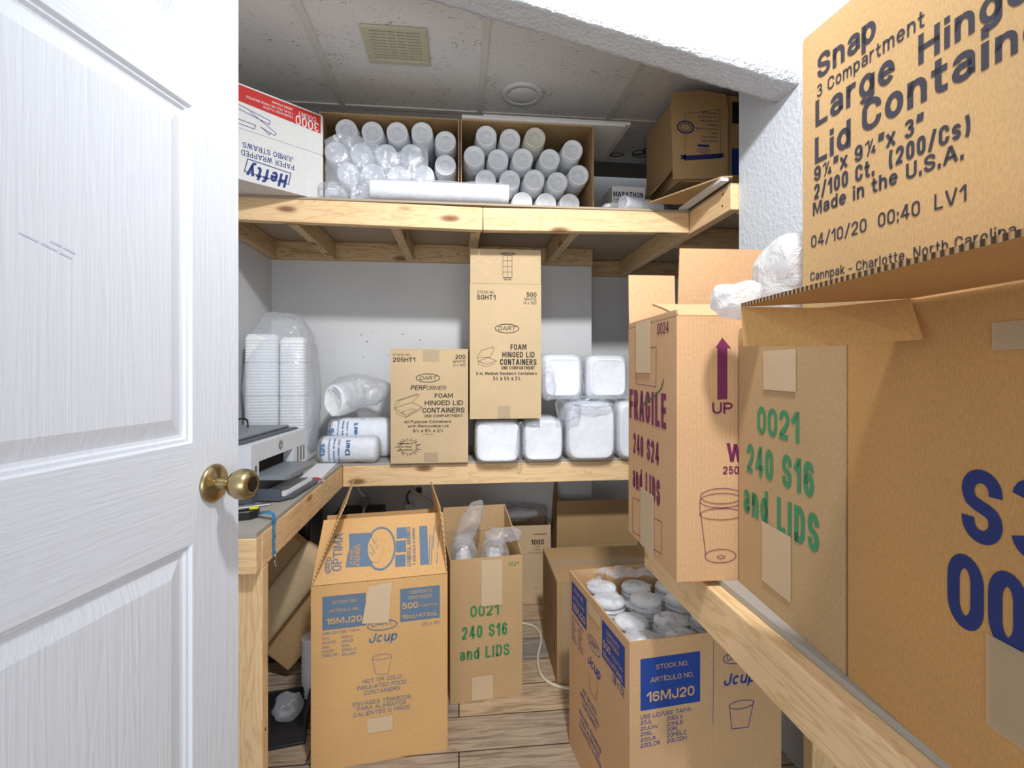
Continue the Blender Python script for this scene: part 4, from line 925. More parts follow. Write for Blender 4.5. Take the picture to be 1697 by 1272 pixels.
# outward flap of the S3 carton: flat, its far corner creased and folded down
def s3_flap():
    D, H = .396, .481; z = H+.002; fl = .137; t = .005; m = K_s3
    b = MB()
    A = Vector((-fl, D+.012, z+.004)); B = Vector((-.002, D-.10, z)); Cn = Vector((-.002, 0.0, z)); Dn = Vector((-fl, -.0, z+.004))
    mid = Vector((-.075, D-.045, z+.001))
    up = Vector((0, 0, t))
    poly = [A, B, Cn, Dn]
    vs = [p for p in poly]+[p+up for p in poly]
    b.add(vs, [(0, 1, 2, 3), (7, 6, 5, 4)], m); b.add(vs, [(3, 0, 4, 7), (2, 3, 7, 6)], FLUTE_BIG); b.add(vs, [(0, 4, 5, 1), (1, 5, 6, 2)], m)
    b.build('flap', rs)
    b = MB(); dn = .052
    A2 = A+Vector((.002, -.002, -dn)); B2 = B+Vector((-.012, -.030, -.047)); M2 = (A2+B2)/2+Vector((.0, -.012, -.004)); Mu = (A+B)/2+Vector((0, -.004, -.006))
    n = Vector((.6, .8, 0)).normalized()*.004
    vs = [A, Mu, B, B2, M2, A2]; vs2 = [p+n for p in vs]
    b.add(vs+vs2, [(0, 1, 4, 5), (1, 2, 3, 4), (11, 10, 7, 6), (10, 9, 8, 7)], m); b.add(vs+vs2, [(5, 4, 10, 11), (4, 3, 9, 10), (3, 2, 8, 9), (0, 5, 11, 6)], FLUTE)
    b.build('folded_flap_corner', rs)
s3_flap()
carton('carton', 'kraft carton of large hinged lid containers stacked highest at right above the amber carton', 'box', (.5936, .247), 5, .33, .50, .44, 1.2345, K_can, None,
       [('left', PR['cannpak']+[('t', ' Hinged', (.172, .2912), (.33, .3231), 'b'), ('t', 'ners', (.2705, .2429), (.36, .268), 'b'), ('t', 'ment', (.140, .3353), (.195, .3467)), ('t', 'p', (.108, .3627), (.13, .3787), 'b'), ('t', '12', (.30, .1055), (.325, .1187), 'd')])], closed=True, inkm=I_cn, k=.98)
jt = [('t', 'STOCK NO.', (.045, .485), (.125, .499), 'w'), ('t', 'ARTÍCULO NO.', (.04, .462), (.135, .474), 'w'), ('t', '16MJ20', (.036, .430), (.138, .452), 'wb'),
      ('t', 'CONTENTS', (.285, .485), (.36, .496), 'w'), ('t', 'CONTENIDO', (.285, .468), (.36, .479), 'w'), ('t', '500', (.265, .442), (.31, .461), 'wb'), ('t', 'PCS/PZAS', (.318, .443), (.38, .452), 'w'), ('t', '16oz/473mL', (.265, .419), (.38, .433), 'wb'),
      ('t', 'DART', (.17, .402), (.232, .416)), ('t', 'USE LID/USE TAPA:', (.026, .402), (.125, .41)), ('t', 'INSULATED FOOD', (.10, .212), (.235, .225)), ('t', 'CONTAINERS', (.115, .192), (.22, .205)),
      ('t', 'ENVASES TÉRMICOS', (.09, .155), (.25, .168)), ('t', 'PARA ALIMENTOS', (.10, .135), (.24, .148)), ('t', 'CALIENTES O FRÍOS', (.09, .115), (.25, .128))]
for i, (p, q) in enumerate((('20JL', '20DLV'), ('20JLNV', '20HLB'), ('20SL', '20RL'), ('20CLR', '20HDLC'), ('20DLCR', '20LCDH'))):
    jt += [('t', p, (.026, .388-i*.013), (.026+.011*len(p)*.62, .396-i*.013)), ('t', q, (.08, .388-i*.013), (.08+.011*len(q)*.62, .396-i*.013))]
def fixj(items):
    out = []
    for it in items:
        if it[0] == 't' and it[1] == 'HOT OR COLD': it = ('t', 'HOT OR COLD', (.118, .232), (.218, .245))
        if it[0] == 't' and it[1] == 'Jcup': it = ('t', 'Jcup', (it[2][0], it[2][1]), (it[3][0], it[2][1]+.028), 'j')
        out.append(it)
    return out
jr2 = [('t', 'DART', (.25, .458), (.298, .468)), ('t', '20JLNV', (.0266, .328), (.07, .334)), ('t', '20SL', (.0266, .315), (.056, .321)), ('t', '20RL', (.0925, .315), (.123, .321)), ('t', '20CLR', (.0266, .302), (.064, .308)), ('t', '20HDLC', (.0925, .302), (.143, .308)), ('t', '20DLCR', (.0266, .289), (.075, .295)), ('t', '20LCDH', (.0925, .289), (.143, .295))]
JL = (.384, 1.089)
rj = carton('carton', 'open carton 16MJ20 with royal blue labels under the right shelf, full of bagged cups', 'box', JL, 6.5, .40, .4137, .53, 0, K_jc, 'open cartons on the floor',
       [('left', fixj(PR['j_left']+jt)), ('front', fixj(PR['j_right'])+jr2)], [('left', .06, -179), ('front', .06, -179)], closed=False, inkm=I_jb, k=.78)
ro = carton('carton', 'open carton 16MJ20 with grey blue labels and a raised printed flap, on the floor', 'box', (-.419, 1.466), 7.55, .388, .345, .53, 0, K_opt, 'open cartons on the floor',
       [('front', fixj(PR['opt'])+fixj([q for q in PR['opt2'] if q[1] != 'HOT OR COLD'])+[('t', 'HOT OR COLD', (.1409, .234), (.2513, .244))])],
       [('front', .186, -33, 0, 1, .022, .004, 0, [q for q in PR['optflap'] if not (q[0] == 'l' and len(q[1]) == 4)]+[('t', 'DART', (.049, .034), (.040, .069), '90'), ('t', 'La solución', (.111, .05), (.102, .09), '90w'), ('t', 'para la gente', (.121, .045), (.112, .1), '90w'), ('t', 'en MOVIMIENTO', (.131, .042), (.122, .105), '90w')]
         +[('l', [(.166+.012*math.cos(a), .088+.03*math.sin(a)), (.185+.012*math.cos(a+1.2), .088+.03*math.sin(a+1.2))], .002) for a in (0, .7, 1.5, 2.4, 3.3, 4.2, 5)]
         +[('l', [(.243, .031+.0415*i+.006), (.252, .031+.0415*i+.018), (.262, .031+.0415*i+.022)], .003) for i in range(3)], I_bl),
        ('left', .25, -22, 0, 1), ('right', .206, -6), ('back', .10, 10)], closed=False, inkm=I_bl, k=.78)
rgf = carton('carton', 'open green printed carton 0021 240 S16 on the floor, clear bags spilling from it', 'box', (-.030, 1.714), 6.7, .255, .30, .492, 0, K_gr, 'open cartons on the floor',
       [('front', PR['green_floor']+PR['green_floor2'])], [('back', .10, 0), ('right', .1, 0, 0, 1, 0, 0, 0, None, None, (.005, .1)), ('front', .10, -172)], closed=False, inkm=ink('leaf_green', sr(70, 130, 76)))
rk = carton('carton', 'tan carton of 1000 lids on the floor at the back wall, film on top', 'box', (.13, 2.44), 0, .325, .165, .372, 0, K_dart, 'open cartons on the floor',
       [('front', PR['b1000']+[('t', 'DART', (.24, .06), (.26, .065))])], [('front', .1, -172), ('back', .05, 10)], closed=False, inkm=I_k)
carton('carton', 'open brown carton with a tall front flap standing at the back of the floor', 'box', (.487, 2.45), 0, .42, .158, .265, 0, K_br, 'open cartons on the floor', (), [('front', .222, 0), ('left', .33, -4, 0, 1, 0, 0, 0, None, None, (.33, .20))], closed=False)
rt = carton('carton', 'taped shut olive brown carton on the floor behind the carton of bagged cups', 'box', (.355, 1.779), -1, .44, .34, .372, 0, K_br, None, (), closed=True)
b = MB(); b.box((.10, .01, .3772), (.42, .04, .3778), simple('green_strip', sr(170, 214, 150), .5)); b.build('green_label', rt)
b = MB(); b.box((-.0012, .11, .22), (-.0004, .15, .2235), M['black']); b.box((-.0012, .05, .09), (-.0004, .055, .14), M['black']); b.build('printed_mark', rt)
b = MB(); b.box((.02, -.0012, .02), (.09, -.0002, .366), M['tape_clear']); b.build('packing_tape', rt)
# ---- straw boxes on the high shelf
HA = 41.2
def split(items, lo, hi):
    out = []
    for it in items:
        if it[0] == 't': ys = [it[2][1], it[3][1]]; f = lambda p: (p[0], p[1]-lo)
        elif it[0] in 'lp': ys = [p[1] for p in it[1]]
        c = sum(ys)/len(ys)
        if not (lo <= c < hi) or it[-1] == .001: continue
        if it[0] == 't':
            a = 'K1.0' if it[1] not in ('Hefty',) else 'K1.15'
            y = (it[2][1]+it[3][1])/2+(.5*(it[2][0]-it[3][0])*.69/ (.55*len(it[1]))*.5)
            out.append(('t', it[1], (it[2][0], it[2][1]-lo), (it[3][0], it[3][1]-lo), it[4]+a))
        else: out.append((it[0], [(x, y-lo) for x, y in it[1]], it[2]))
    return out
hl = [q for q in PR['hefty']]
carton('straw_box', 'white jumbo straws box with upside-down blue lettering, lower of two on the high shelf', 'box', (-.771, 1.77), HA, .33, .20, .170, DK, M['white_card'], 'straw boxes at the left end of the high shelf',
       [('front', split(hl, 0, .172))], closed=True, inkm=I_hb)
carton('straw_box', 'white straw box with a red 3000 count band, on top of the other one', 'box', (-.771, 1.77), HA, .33, .20, .149, DK+.1755, M['white_card'], 'straw boxes at the left end of the high shelf',
       [('front', [((q[0], [(x, min(y, .1475)) for x, y in q[1]], q[2]) if q[0] == 'p' else q) for q in split(hl, .176, .36)])], closed=True, inkm=I_hb, light=M['white_card'])
# ---- cartons lying on their side on the high shelf, mouths towards the room
def side_carton(label, x0, x1, y0, y1, z0, z1, grp, tilt=0):
    t = thing('carton', label, 'box', (x0, y0, z0), tilt, grp); w, d, h = x1-x0, y1-y0, z1-z0; k = .004
    b = MB(); b.box((0, 0, 0), (w, d, k), K_br); b.box((0, 0, h-k), (w, d, h), K_br); b.box((0, 0, k), (k, d, h-k), K_br); b.box((w-k, 0, k), (w, d, h-k), K_br); b.box((k, d-k, k), (w-k, d, h-k), K_br)
    b.build('carton_body', t)
    b = MB(); b.box((-.0005, -.0035, h-k), (w+.0005, -.0002, h+.0003), FLUTE); b.box((-.0005, -.0035, 0), (k*.9, -.0002, h-k), FLUTE); b.box((w-k*.9, -.0035, 0), (w+.0005, -.0002, h-k), FLUTE); b.build('cut_edge', t)
    return t
side_carton('brown carton on its side packed with cup sleeves, beside the straw boxes', -.555, .000, 2.06, 2.46, DK, 2.178, 'open cartons of cup sleeves on the high shelf')
side_carton('brown side-lying carton packed with cup sleeves under the foam boards', .008, .568, 2.06, 2.46, DK, 2.178, 'open cartons of cup sleeves on the high shelf')
# ---- one sleeve: nested foam cups in a clear film tube, bases to the room
def cup_profile(n, rb=.0445, rt=.0482, L=.085, pitch=.013):
    p = [(0, .004), (rb-.008, .004), (rb-.0065, 0), (rb-.001, 0), (rb, .002), (rt-.001, L-.005), (rt+.0012, L-.003), (rt+.0012, L)]
    for i in range(1, n):
        z = L+i*pitch; p += [(rt-.0012, z-pitch+.003), (rt-.0008, z-.005), (rt+.0012, z-.003), (rt+.0012, z)]
    return p+[(rt-.004, L+(n-1)*pitch), (0, L+(n-1)*pitch-.01)]
def make_sleeve(name, label, n, mt, grp, sc=1.0):
    t = thing(name, label, 'cup sleeve', (0, 0, 0), 0, grp)
    T = Matrix.Rotation(-PI/2, 4, 'X')
    b = MB(); b.lathe([(r*sc, z) for r, z in cup_profile(n)], 32, mt, T, cap0=False, cap1=False); b.build('cup_stack', t)
    b = MB(); L = .085+n*.013; rr = []
    for j in range(26):
        f = j/25; z = -.012+f*(L+.022)
        r0 = .0455 if z < .01 else .0455+(.0498-.0455)*min(1, (z-.01)/.08)
        if j == 0: r0 = .006
        elif j == 1: r0 = .022
        elif j == 2: r0 = .041
        ring = []
        for k in range(28):
            a = 2*PI*k/28; p = Vector((math.cos(a)*2.2, math.sin(a)*2.2, z*22)); w = (ridged(p, 1.3)-.4)*.0028+.0006
            ring.append(((r0+w)*sc*math.cos(a), z+noise.noise(p*.9)*.003*(1 if j > 2 else .4), (r0+w)*sc*math.sin(a)))
        rr.append(ring)
    b.rings(rr, M['film'], True, None, True); b.build('plastic_sleeve', t)
    return t
rs1 = [(-0.456, 2.123), (-0.354, 2.123), (-0.253, 2.123), (-0.151, 2.123), (-0.055, 2.093), (-0.500, 2.031), (-0.399, 2.032), (-0.297, 2.032), (-0.195, 2.031), (-0.055, 1.991), (-0.449, 1.944), (-0.348, 1.944), (-0.246, 1.943), (-0.144, 1.943), (-0.500, 1.855), (-0.398, 1.855), (-0.297, 1.855), (-0.195, 1.855), (-0.092, 1.855)]
rs2 = [(0.114, 2.123), (0.216, 2.123), (0.320, 2.123), (0.063, 2.034), (0.165, 2.034), (0.268, 2.035), (0.385, 2.043), (0.481, 2.079), (0.112, 1.945), (0.214, 1.945), (0.316, 1.945), (0.418, 1.945), (0.513, 1.982), (0.063, 1.855), (0.165, 1.855), (0.267, 1.855), (0.369, 1.855), (0.471, 1.856)]
sl = make_sleeve('cup_sleeve', '', 20, M['foam'], 'cup sleeves in the left side-lying carton', .966); slc = make_sleeve('cup_sleeve', '', 20, M['cream'], 'cup sleeves in the right side-lying carton', .966)
ordn = ['first', 'second', 'third', 'fourth', 'fifth', 'sixth', 'seventh', 'eighth']
def place_sleeves(pts, which, grp):
    rows = [('top', [p for p in pts if p[1] > 2.07]), ('second', [p for p in pts if 1.985 < p[1] <= 2.07]), ('third', [p for p in pts if 1.885 < p[1] <= 1.985]), ('bottom', [p for p in pts if p[1] <= 1.885])]
    k = 0
    for rn, r in rows:
        for i, (x, z) in enumerate(sorted(r)):
            cr = which == 'right' and rn == 'top' and i == 2
            src = slc if cr else sl
            lab = 'cream coloured cup sleeve at the right end of the top row in the right carton' if cr else 'white foam cup sleeve in the %s carton, %s from left in the %s row' % (which, ordn[i], rn)
            rot = (RND.uniform(-.001, .001), RND.uniform(-3, 3), RND.uniform(-.001, .001))
            loc = (x, 2.064+RND.uniform(.0, .025), z)
            if cr: src.location = loc; src['label'] = lab
            elif not sl['label']: sl.location = loc; sl['label'] = lab
            else: copy_thing(src, lab, loc, rot, grp)
place_sleeves(rs1, 'left', 'cup sleeves in the left side-lying carton')
place_sleeves(rs2, 'right', 'cup sleeves in the right side-lying carton')
# cloudy bag hanging over the lower sleeves of the left carton
b = MB(); vs = []; fs = []; nu, nv = 46, 26
for j in range(nv+1):
    for i in range(nu+1):
        u, v = i/nu, j/nv; x = -.525+.40*u; z = 1.835+(.215+.03*math.sin(u*7))*v; y = 2.036-.006*v+.004*math.sin(u*16+v*3)
        p = Vector((x, y, z)); y += -.011*max(0, ridged(p, 14))-.005*max(0, ridged(p, 31))
        vs.append((x+.006*noise.noise(p*25), y, z))
for j in range(nv):
    for i in range(nu): a = j*(nu+1)+i; fs.append((a, a+1, a+nu+2, a+nu+1))
n0 = len(vs); vs += [(x, y+.004, z) for x, y, z in vs]; fs += [tuple(n0+q for q in reversed(f)) for f in fs]
b.add(vs, fs, M['haze'], True); tag(b.build('plastic_bag'), 'cloudy torn plastic bag hanging over the cup sleeves in the left carton', 'plastic bag')
# ---- clear sleeve of lids lying along the shelf edge
t = thing('lid_sleeve', 'long clear sleeve of ribbed lids lying along the edge of the high shelf', 'lid sleeve', (-.372, 1.966, DK+.043))
T = Matrix.Rotation(PI/2, 4, 'Y')
pf = [(0, 0)]
for i in range(92):
    z = i*.0058; pf += [(.0365, z), (.0390, z+.0015), (.0390, z+.0036), (.0365, z+.0044)]
pf.append((0, 92*.0058)); b = MB(); b.lathe(pf, 30, M['paper'], Matrix.Translation((.035, 0, -.002)) @ T, cap0=False, cap1=False); b.build('lid_stack', t)
rr = []
for j in range(40):
    f = j/39; x = -.02+f*.60; r = .0415*(min(1, .35+j*.25) if j < 4 else (min(1, .3+(39-j)*.25) if j > 35 else 1)); ring = []
    for k in range(26):
        a = 2*PI*k/26; p = Vector((x*9, math.cos(a)*1.5, math.sin(a)*1.5)); w = max(-.002, (ridged(p, 1.6)-.35)*.004)
        ring.append((x, (r+w)*math.cos(a), max(-.0415, (r+w)*math.sin(a))))
    rr.append(ring)
b = MB(); b.rings(rr, M['film'], True); b.build('plastic_sleeve', t)
# loose film at both ends of the shelf front
fb = MB(); v, f = crumple((-.475, 1.966, DK+.030), (.10, .05, .05), 5, amp=.016, freq=20, floor=DK+.001); fb.add(v, f, M['film'], True); tag(fb.build('plastic_wrap'), 'crumpled clear wrap left on the high shelf beside the straw boxes', 'plastic wrap')
fb = MB(); v, f = crumple((.62, 1.99, DK+.014), (.06, .045, .022), 6, amp=.008, freq=24, floor=DK+.001); fb.add(v, f, M['haze'], True); tag(fb.build('plastic_wrap'), 'small wad of film on the high shelf in front of the paper towel box', 'plastic wrap')
# ---- foam boards lying on the cartons
for (x0, x1, y0, y1, z, lab) in ((.012, .705, 2.045, 2.385, 2.1790, 'white foam board lying on the right carton of cup sleeves, lower of two'), (.10, .732, 2.06, 2.40, 2.1932, 'white foam board lying on the other board just under the ceiling')):
    b = MB(); b.bevel_box((0, 0, 0), (x1-x0, y1-y0, .014), M['board'], .003); o = b.build('foam_board'); o.location = (x0, y0, z); tag(o, lab, 'foam board', 'foam boards on top of the cartons')
# ---- right end of the high shelf
t = carton('paper_towel_box', 'small white MARATHON box with a dark band at the back of the high shelf', 'box', (.668, 2.12), 1, .150, .13, .148, DK, M['white_card'], None,
           [('front', [('t', 'MARATHON', (.006, .106), (.143, .129), 'b'), ('t', 'PAPER TOWELS', (.008, .09), (.11, .098)), ('r', (.0005, .003), (.149, .068)), ('t', 'C', (.012, .012), (.045, .055), 'bw')])], closed=True, inkm=ink('midnight', sr(28, 32, 60)), light=M['white_card'])
sv = make_sleeve('cup_sleeve', 'cup sleeve lying on the high shelf in front of the white towel box', 10, M['foam'], None, .66)
sv.location = (.672, 1.99, DK+.0365); sv.rotation_euler = (0, 0, R_(-67))
t = thing('flattened_carton', 'flattened brown carton sheet lying across the inner corner of the high shelf', 'cardboard sheet', (.84, 1.79, DK+.012), 0)
b = MB(); pl = [(-.085, .125), (.035, .13), (.20, .02), (.10, -.165), (.065, -.16)]
b.prism(pl, .005, K_br)
for i in range(5): put_line(b, lambda x, y, e: (x, y, .005+e), I_k, [(-.01+.028*i, .085-.03*i), (.035+.024*i, .03-.03*i)], .008)
b.build('sheet', t)
b = MB(); b.box((-.0, 0, 0), (.028, .33, .012), M['white_card'], Matrix.Translation((.90, 1.63, DK+.0)) ); o = b.build('board_strip'); tag(o, 'white board strip edging the right arm of the high shelf', 'board strip')
# low carton carrying the printed upside-down carton
b_l = carton('carton', 'low dark grey carton under the printed upside-down carton on the high shelf', 'box', (.95, 2.02), 0, .30, .30, .117, DK, cardboard('greyish', sr(120, 110, 104)), None, (), closed=True)
dl = [('l', [(.05, .10), (.05, .26), (.20, .285), (.205, .10)], .0016), ('e', (.053, .205), .034, .024, .006), ('e', (.053, .205), .022, .015, .003)]
dl += [('t', s, (.19, .272-.0165*i), (.19-.0085*len(s)*.62, .264-.0165*i), '180') for i, s in enumerate(('Lids Fit Cups', 'Use the Same Lid', 'for Cups, Foam', 'Containers', 'Customize Your Way', 'Sized', 'Lowered Stack', 'Stacked Rolls'))]
dl += [('r', (.105, .128), (.155, .138)), ('e', (.13, .113), .028, .010, .002), ('t', 'DART', (.148, .118), (.112, .108), '180'), ('p', [(.045, .068), (.205, .085), (.205, .105), (.045, .088)], 'I'), ('p', [(.028, .072), (.055, .077), (.055, .094), (.028, .089), (.036, .081)], 'I'), ('p', [(.2, .088), (.222, .090), (.214, .098), (.222, .107), (.2, .105)], 'I')]
ru = carton('carton', 'brown carton with upside-down navy printing standing at the right end of the high shelf', 'box', (.905, 1.965), 0, .33, .36, .36, DK+.125, K_can, None, [], closed=True, inkm=I_nv)
def upside_flap():
    b = MB(); t_ = .004
    pts = [(-.012, 0), (.14, .008), (.222, .022), (.225, .15), (.222, .2), (.228, .27), (.215, .36), (.10, .372), (-.022, .352)]
    T = Matrix.Translation((-.022, -.012, .0)) @ Matrix.Rotation(PI/2, 4, 'X')
    b.prism(pts, t_, K_can, T)
    put_prints(b, [], lambda x, y, e: tuple(T @ Vector((x, y, t_+e))), [], I_nv, K_can)
    put_prints(b, [], lambda x, y, e: tuple(T @ Vector((x-.012, y+.01, t_+e))), dl, I_nv, K_can, None, -1)
    b.build('torn_flap', ru)
upside_flap()
b = MB(); b.box((.228, -.0014, .035), (.327, -.0004, .145), I_jb); b.box((.23, -.0014, .25), (.327, -.0004, .34), M['slot'])
put_text(b, lambda x, y, e: (x, -.0014-e, y), M['white_card'], 'STOCK NO.', (.272, .05), (.262, .12), '90'); b.build('blue_label', ru)
b = MB(); T = Matrix.Translation((.002, .05, .03))
b.add([(-.004, -.05, .05), (-.004, .25, .02), (-.076, .27, -.03), (-.07, .06, -.035), (-.0, -.05, .05), (0, .25, .02), (-.072, .27, -.034), (-.066, .06, -.039)], [(0, 1, 2, 3), (7, 6, 5, 4), (0, 3, 7, 4), (1, 5, 6, 2), (2, 6, 7, 3), (0, 4, 5, 1)], K_br, False, T); b.build('side_flap', ru)
# ---------------------------------------------------------------- foam trays on the low shelf
def tray_rings(w, h, L, ribs, inset=True, n=40, p=.34, pitch=.02, e0=.90):
    """rounded square stack of trays, axis +y, closed bottom towards -y"""
    def ring(s, y):
        r = []
        for k in range(n):
            a = 2*PI*k/n; c, q = math.cos(a), math.sin(a)
            r.append((math.copysign(abs(c)**p, c)*w/2*s, y, math.copysign(abs(q)**p, q)*h/2*s))
        return r
    R = [ring(.05, .006), ring(.70, .006), ring(.74, .004)]+([ring(e0-.03, .0005), ring(e0, 0)] if inset else [])+[ring(e0+.03, .004), ring(.975, .030), ring(1.0, .036), ring(1.0, .040)]
    y = .040
    for i in range(ribs):
        R += [ring(.985, y+.002), ring(.985, y+pitch-.008), ring(1.0, y+pitch-.005), ring(1.0, y+pitch)]; y += pitch
    R.append(ring(.1, y)); return R, y
def tray_stack(label, x0, x1, z0, z1, y, grp, ribs=12, seed=1, mt='foam', e0=.90):
    t = thing('foam_tray_stack', label, 'foam containers', ((x0+x1)/2, y, z0), 0, grp); w, h = x1-x0, z1-z0
    T = Matrix.Translation((0, 0, h/2)); R, L = tray_rings(w, h, 0, ribs, e0=e0)
    b = MB(); b.rings([[Vector(v) for v in r] for r in R], M[mt], True, T, True); b.build('tray_stack', t)
    b = MB(); v, f = crumple((0, L/2-.002, h/2+.001), (w+.004, L+.030, h+.004), seed, amp=.0068, power=.28, freq=15, floor=.0005, nu=84, nv=56); b.add(v, f, M['tray_film'], True); b.build('plastic_bag', t); TR.append(t)
    return t
TR = []
g_ = 'wrapped stacks of foam trays on the low shelf'
tray_stack('wrapped stack of foam trays under the left half of the tall 50HT1 carton', .071, .265, Zs, .9275, 2.135, g_, 13, 1)
tray_stack('wrapped stack of foam trays under the right edge of the tall 50HT1 carton', .282, .457, Zs, .9275, 2.15, g_, 12, 2)
tray_stack('wrapped foam tray stack on the low shelf, second from the FRAGILE carton', .476, .691, Zs, 1.001, 2.14, g_, 12, 3)
tray_stack('last wrapped stack of foam trays on the low shelf, half hidden by the FRAGILE carton', .710, .90, Zs, 1.001, 2.15, g_, 12, 4)
tray_stack('upper wrapped foam tray beside the tall 50HT1 carton, left of two', .368, .558, 1.012, 1.216, 2.19, 'upper foam trays against the wall', 7, 5, e0=.80)
tray_stack('upper wrapped foam tray beside the FRAGILE carton, right of two', .577, .77, 1.012, 1.212, 2.19, 'upper foam trays against the wall', 7, 6, e0=.80)
# gathered film ends of the bags
for st_, c, z_ in ((TR[2], (-.115, -.035, .235), (.10, .05, .10)), (TR[2], (.0, -.03, .262), (.20, .05, .045)), (TR[4], (-.07, -.032, .075), (.055, .035, .14)), (TR[0], (.095, -.035, .10), (.03, .03, .15))):
    fb = MB(); v, f = crumple(c, z_, int(1000*z_[0]), amp=.014, power=.85, freq=24); fb.add(v, f, M['tray_film'], True); fb.build('gathered_film', st_)
# tall bag of hinged containers in the left corner
t = thing('container_bag', 'tall clear bag of stacked white hinged containers in the left corner behind the printer', 'bag of containers', (-.768, 2.30, Zs), R_(2))
b = MB()
for cx, w, dp in ((-.066, .138, .112), (.060, .108, .118)):
    R = []; n = 32; z = .004; k = 0
    def rg(s, z):
        r = []
        for i in range(n):
            a = 2*PI*i/n; c, q = math.cos(a), math.sin(a); r.append((cx+math.copysign(abs(c)**.26, c)*w/2*s, math.copysign(abs(q)**.26, q)*dp*s, z))
        return r
    R.append(rg(.97, z))
    top = .552 if cx < 0 else .545
    while z < top-.03:
        k += 1; d = .0125
        R += [rg(.985, z+.001), rg(.985, z+d*.6), rg(1.0, z+d*.70), rg(1.0, z+d*.98)]; z += d
        if k % 11 == 0: R += [rg(.965, z+.001), rg(.965, z+.004)]; z += .004
    R += [rg(.985, z+.006), rg(.90, z+.022), rg(.86, z+.024), rg(.1, z+.024)]
    bb = MB(); bb.rings(R, M['foam'], True); bb.build('container_stack', t)
film_part('plastic_bag', t, (-.004, 0, .322), (.268, .250, .645), 31, M['haze2'], amp=.018, power=.42, freq=8, floor=.001, nu=70, nv=60, top_pinch=.35)
# bag of cups lying on the lid bundles
t = thing('cup_bag', 'small clear bag of foam cups lying tilted on the wrapped lid bundles', 'bag of cups', (-.505, 2.31, 1.035), 0)
T = Matrix.Rotation(R_(38), 4, 'Z') @ Matrix.Rotation(R_(78), 4, 'X') @ Matrix.Rotation(PI, 4, 'X')
b = MB(); vs = []
T2 = Matrix.Translation((-.055, -.02, -.02)) @ Matrix.Rotation(R_(-30), 4, 'Z') @ Matrix.Rotation(R_(-84), 4, 'X')
prof = [(.0, .012), (.030, .010), (.046, .003), (.050, .0), (.054, .004), (.056, .02)]+[(.0555+.0015*(i % 2), .03+.009*i) for i in range(14)]+[(.04, .16), (0, .16)]
b.lathe(prof, 36, M['foam'], T2, cap0=False, cap1=False)
b.V = [tuple(Vector(p)*1.0+Vector((.004*noise.noise(Vector(p)*50), .006*noise.noise(Vector(p)*60+Vector((3, 1, 2))), (p[2]*.25 if p[2] > -.02 else p[2]*.35)+.007*noise.noise(Vector(p)*45)))) for p in b.V]
b.build('cup_stack', t)
bb = MB(); v, f = crumple((.055, .03, .015), (.24, .13, .13), 41, amp=.022, power=.8, freq=13); bb.add(v, f, M['haze'], True); bb.build('plastic_bag', t)
# two wrapped bundles of lids with blue printing
def bundle(label, x0, x1, y, z, ry, rz_, seed, rot):
    t = thing('lid_bundle', label, 'lid bundle', (x0, y, z), rot, 'wrapped lid bundles on the low shelf'); L = x1-x0; R = []
    for j in range(34):
        f = j/33; x = L*f; e = 1 if 2 < j < 31 else (.35, .82, .96)[j] if j < 3 else (.96, .86, .5)[j-31]; r = []
        for k in range(32):
            a = 2*PI*k/32; c, q = math.cos(a), math.sin(a); p = Vector((x*9, c*1.3, q*1.3+seed)); w = 1+.05*(ridged(p, 1.7)-.4)
            r.append((x, math.copysign(abs(c)**.75, c)*ry*e*w, max(-rz_+.0005, math.copysign(abs(q)**.75, q)*rz_*e*w)))
        R.append(r)
    b = MB(); b.rings(R, M['paper'], True); b.build('lid_stack', t)
    b = MB(); R2 = [[(-.012+x*1.06, yy*1.045, max(-rz_+.0005, zz*1.045)) for x, yy, zz in r] for r in R]; b.rings(R2, M['film'], True)
    I = ink('cyan', sr(34, 108, 158)); m = I
    def fm(x, h, e):  # x along, h = angle parameter round the front of the bundle
        a = PI+R_(h*100); c, q = math.cos(a), math.sin(a); e2 = 1.09
        return (x, math.copysign(abs(c)**.75, c)*ry*e2-e, math.copysign(abs(q)**.75, q)*rz_*e2*-1 if False else -math.copysign(abs(q)**.75, q)*rz_*e2)
    for (s, xx, h0, h1, w) in (('125', .030, -.15, .25, .020), ('Contents as listed', .072, -.5, .55, .009), ('on the outer carton', .092, -.5, .5, .009), ('Dart', .135, -.1, .45, .020)):
        vs, fs, nat = glyphs(s, True); sx = (h1-h0)/nat
        b.add([fm(xx-yv*w/CAP, h0+xv*sx, 0) for xv, yv in vs], fs, m)
    put_line(b, fm, m, [(.155, -.55), (.155, .7)], .003); put_line(b, fm, m, [(.155, .7), (.135, .72)], .004)
    for i in range(18): put_line(b, fm, m, [(.045+.005*(i % 2), -.5+i*.06), (.045+.005*((i+1) % 2), -.5+(i+1)*.06)], .003)
    b.build('plastic_wrap', t); return t
bundle('wrapped bundle of white lids with blue printing, front one beside the printer', -.592, -.345, 2.235, Zs+.0555, .055, .055, 0, R_(-3))
bundle('wrapped bundle of white lids with blue printing, back one under the bag of cups', -.585, -.305, 2.365, Zs+.088, .058, .088, 7, R_(-3))
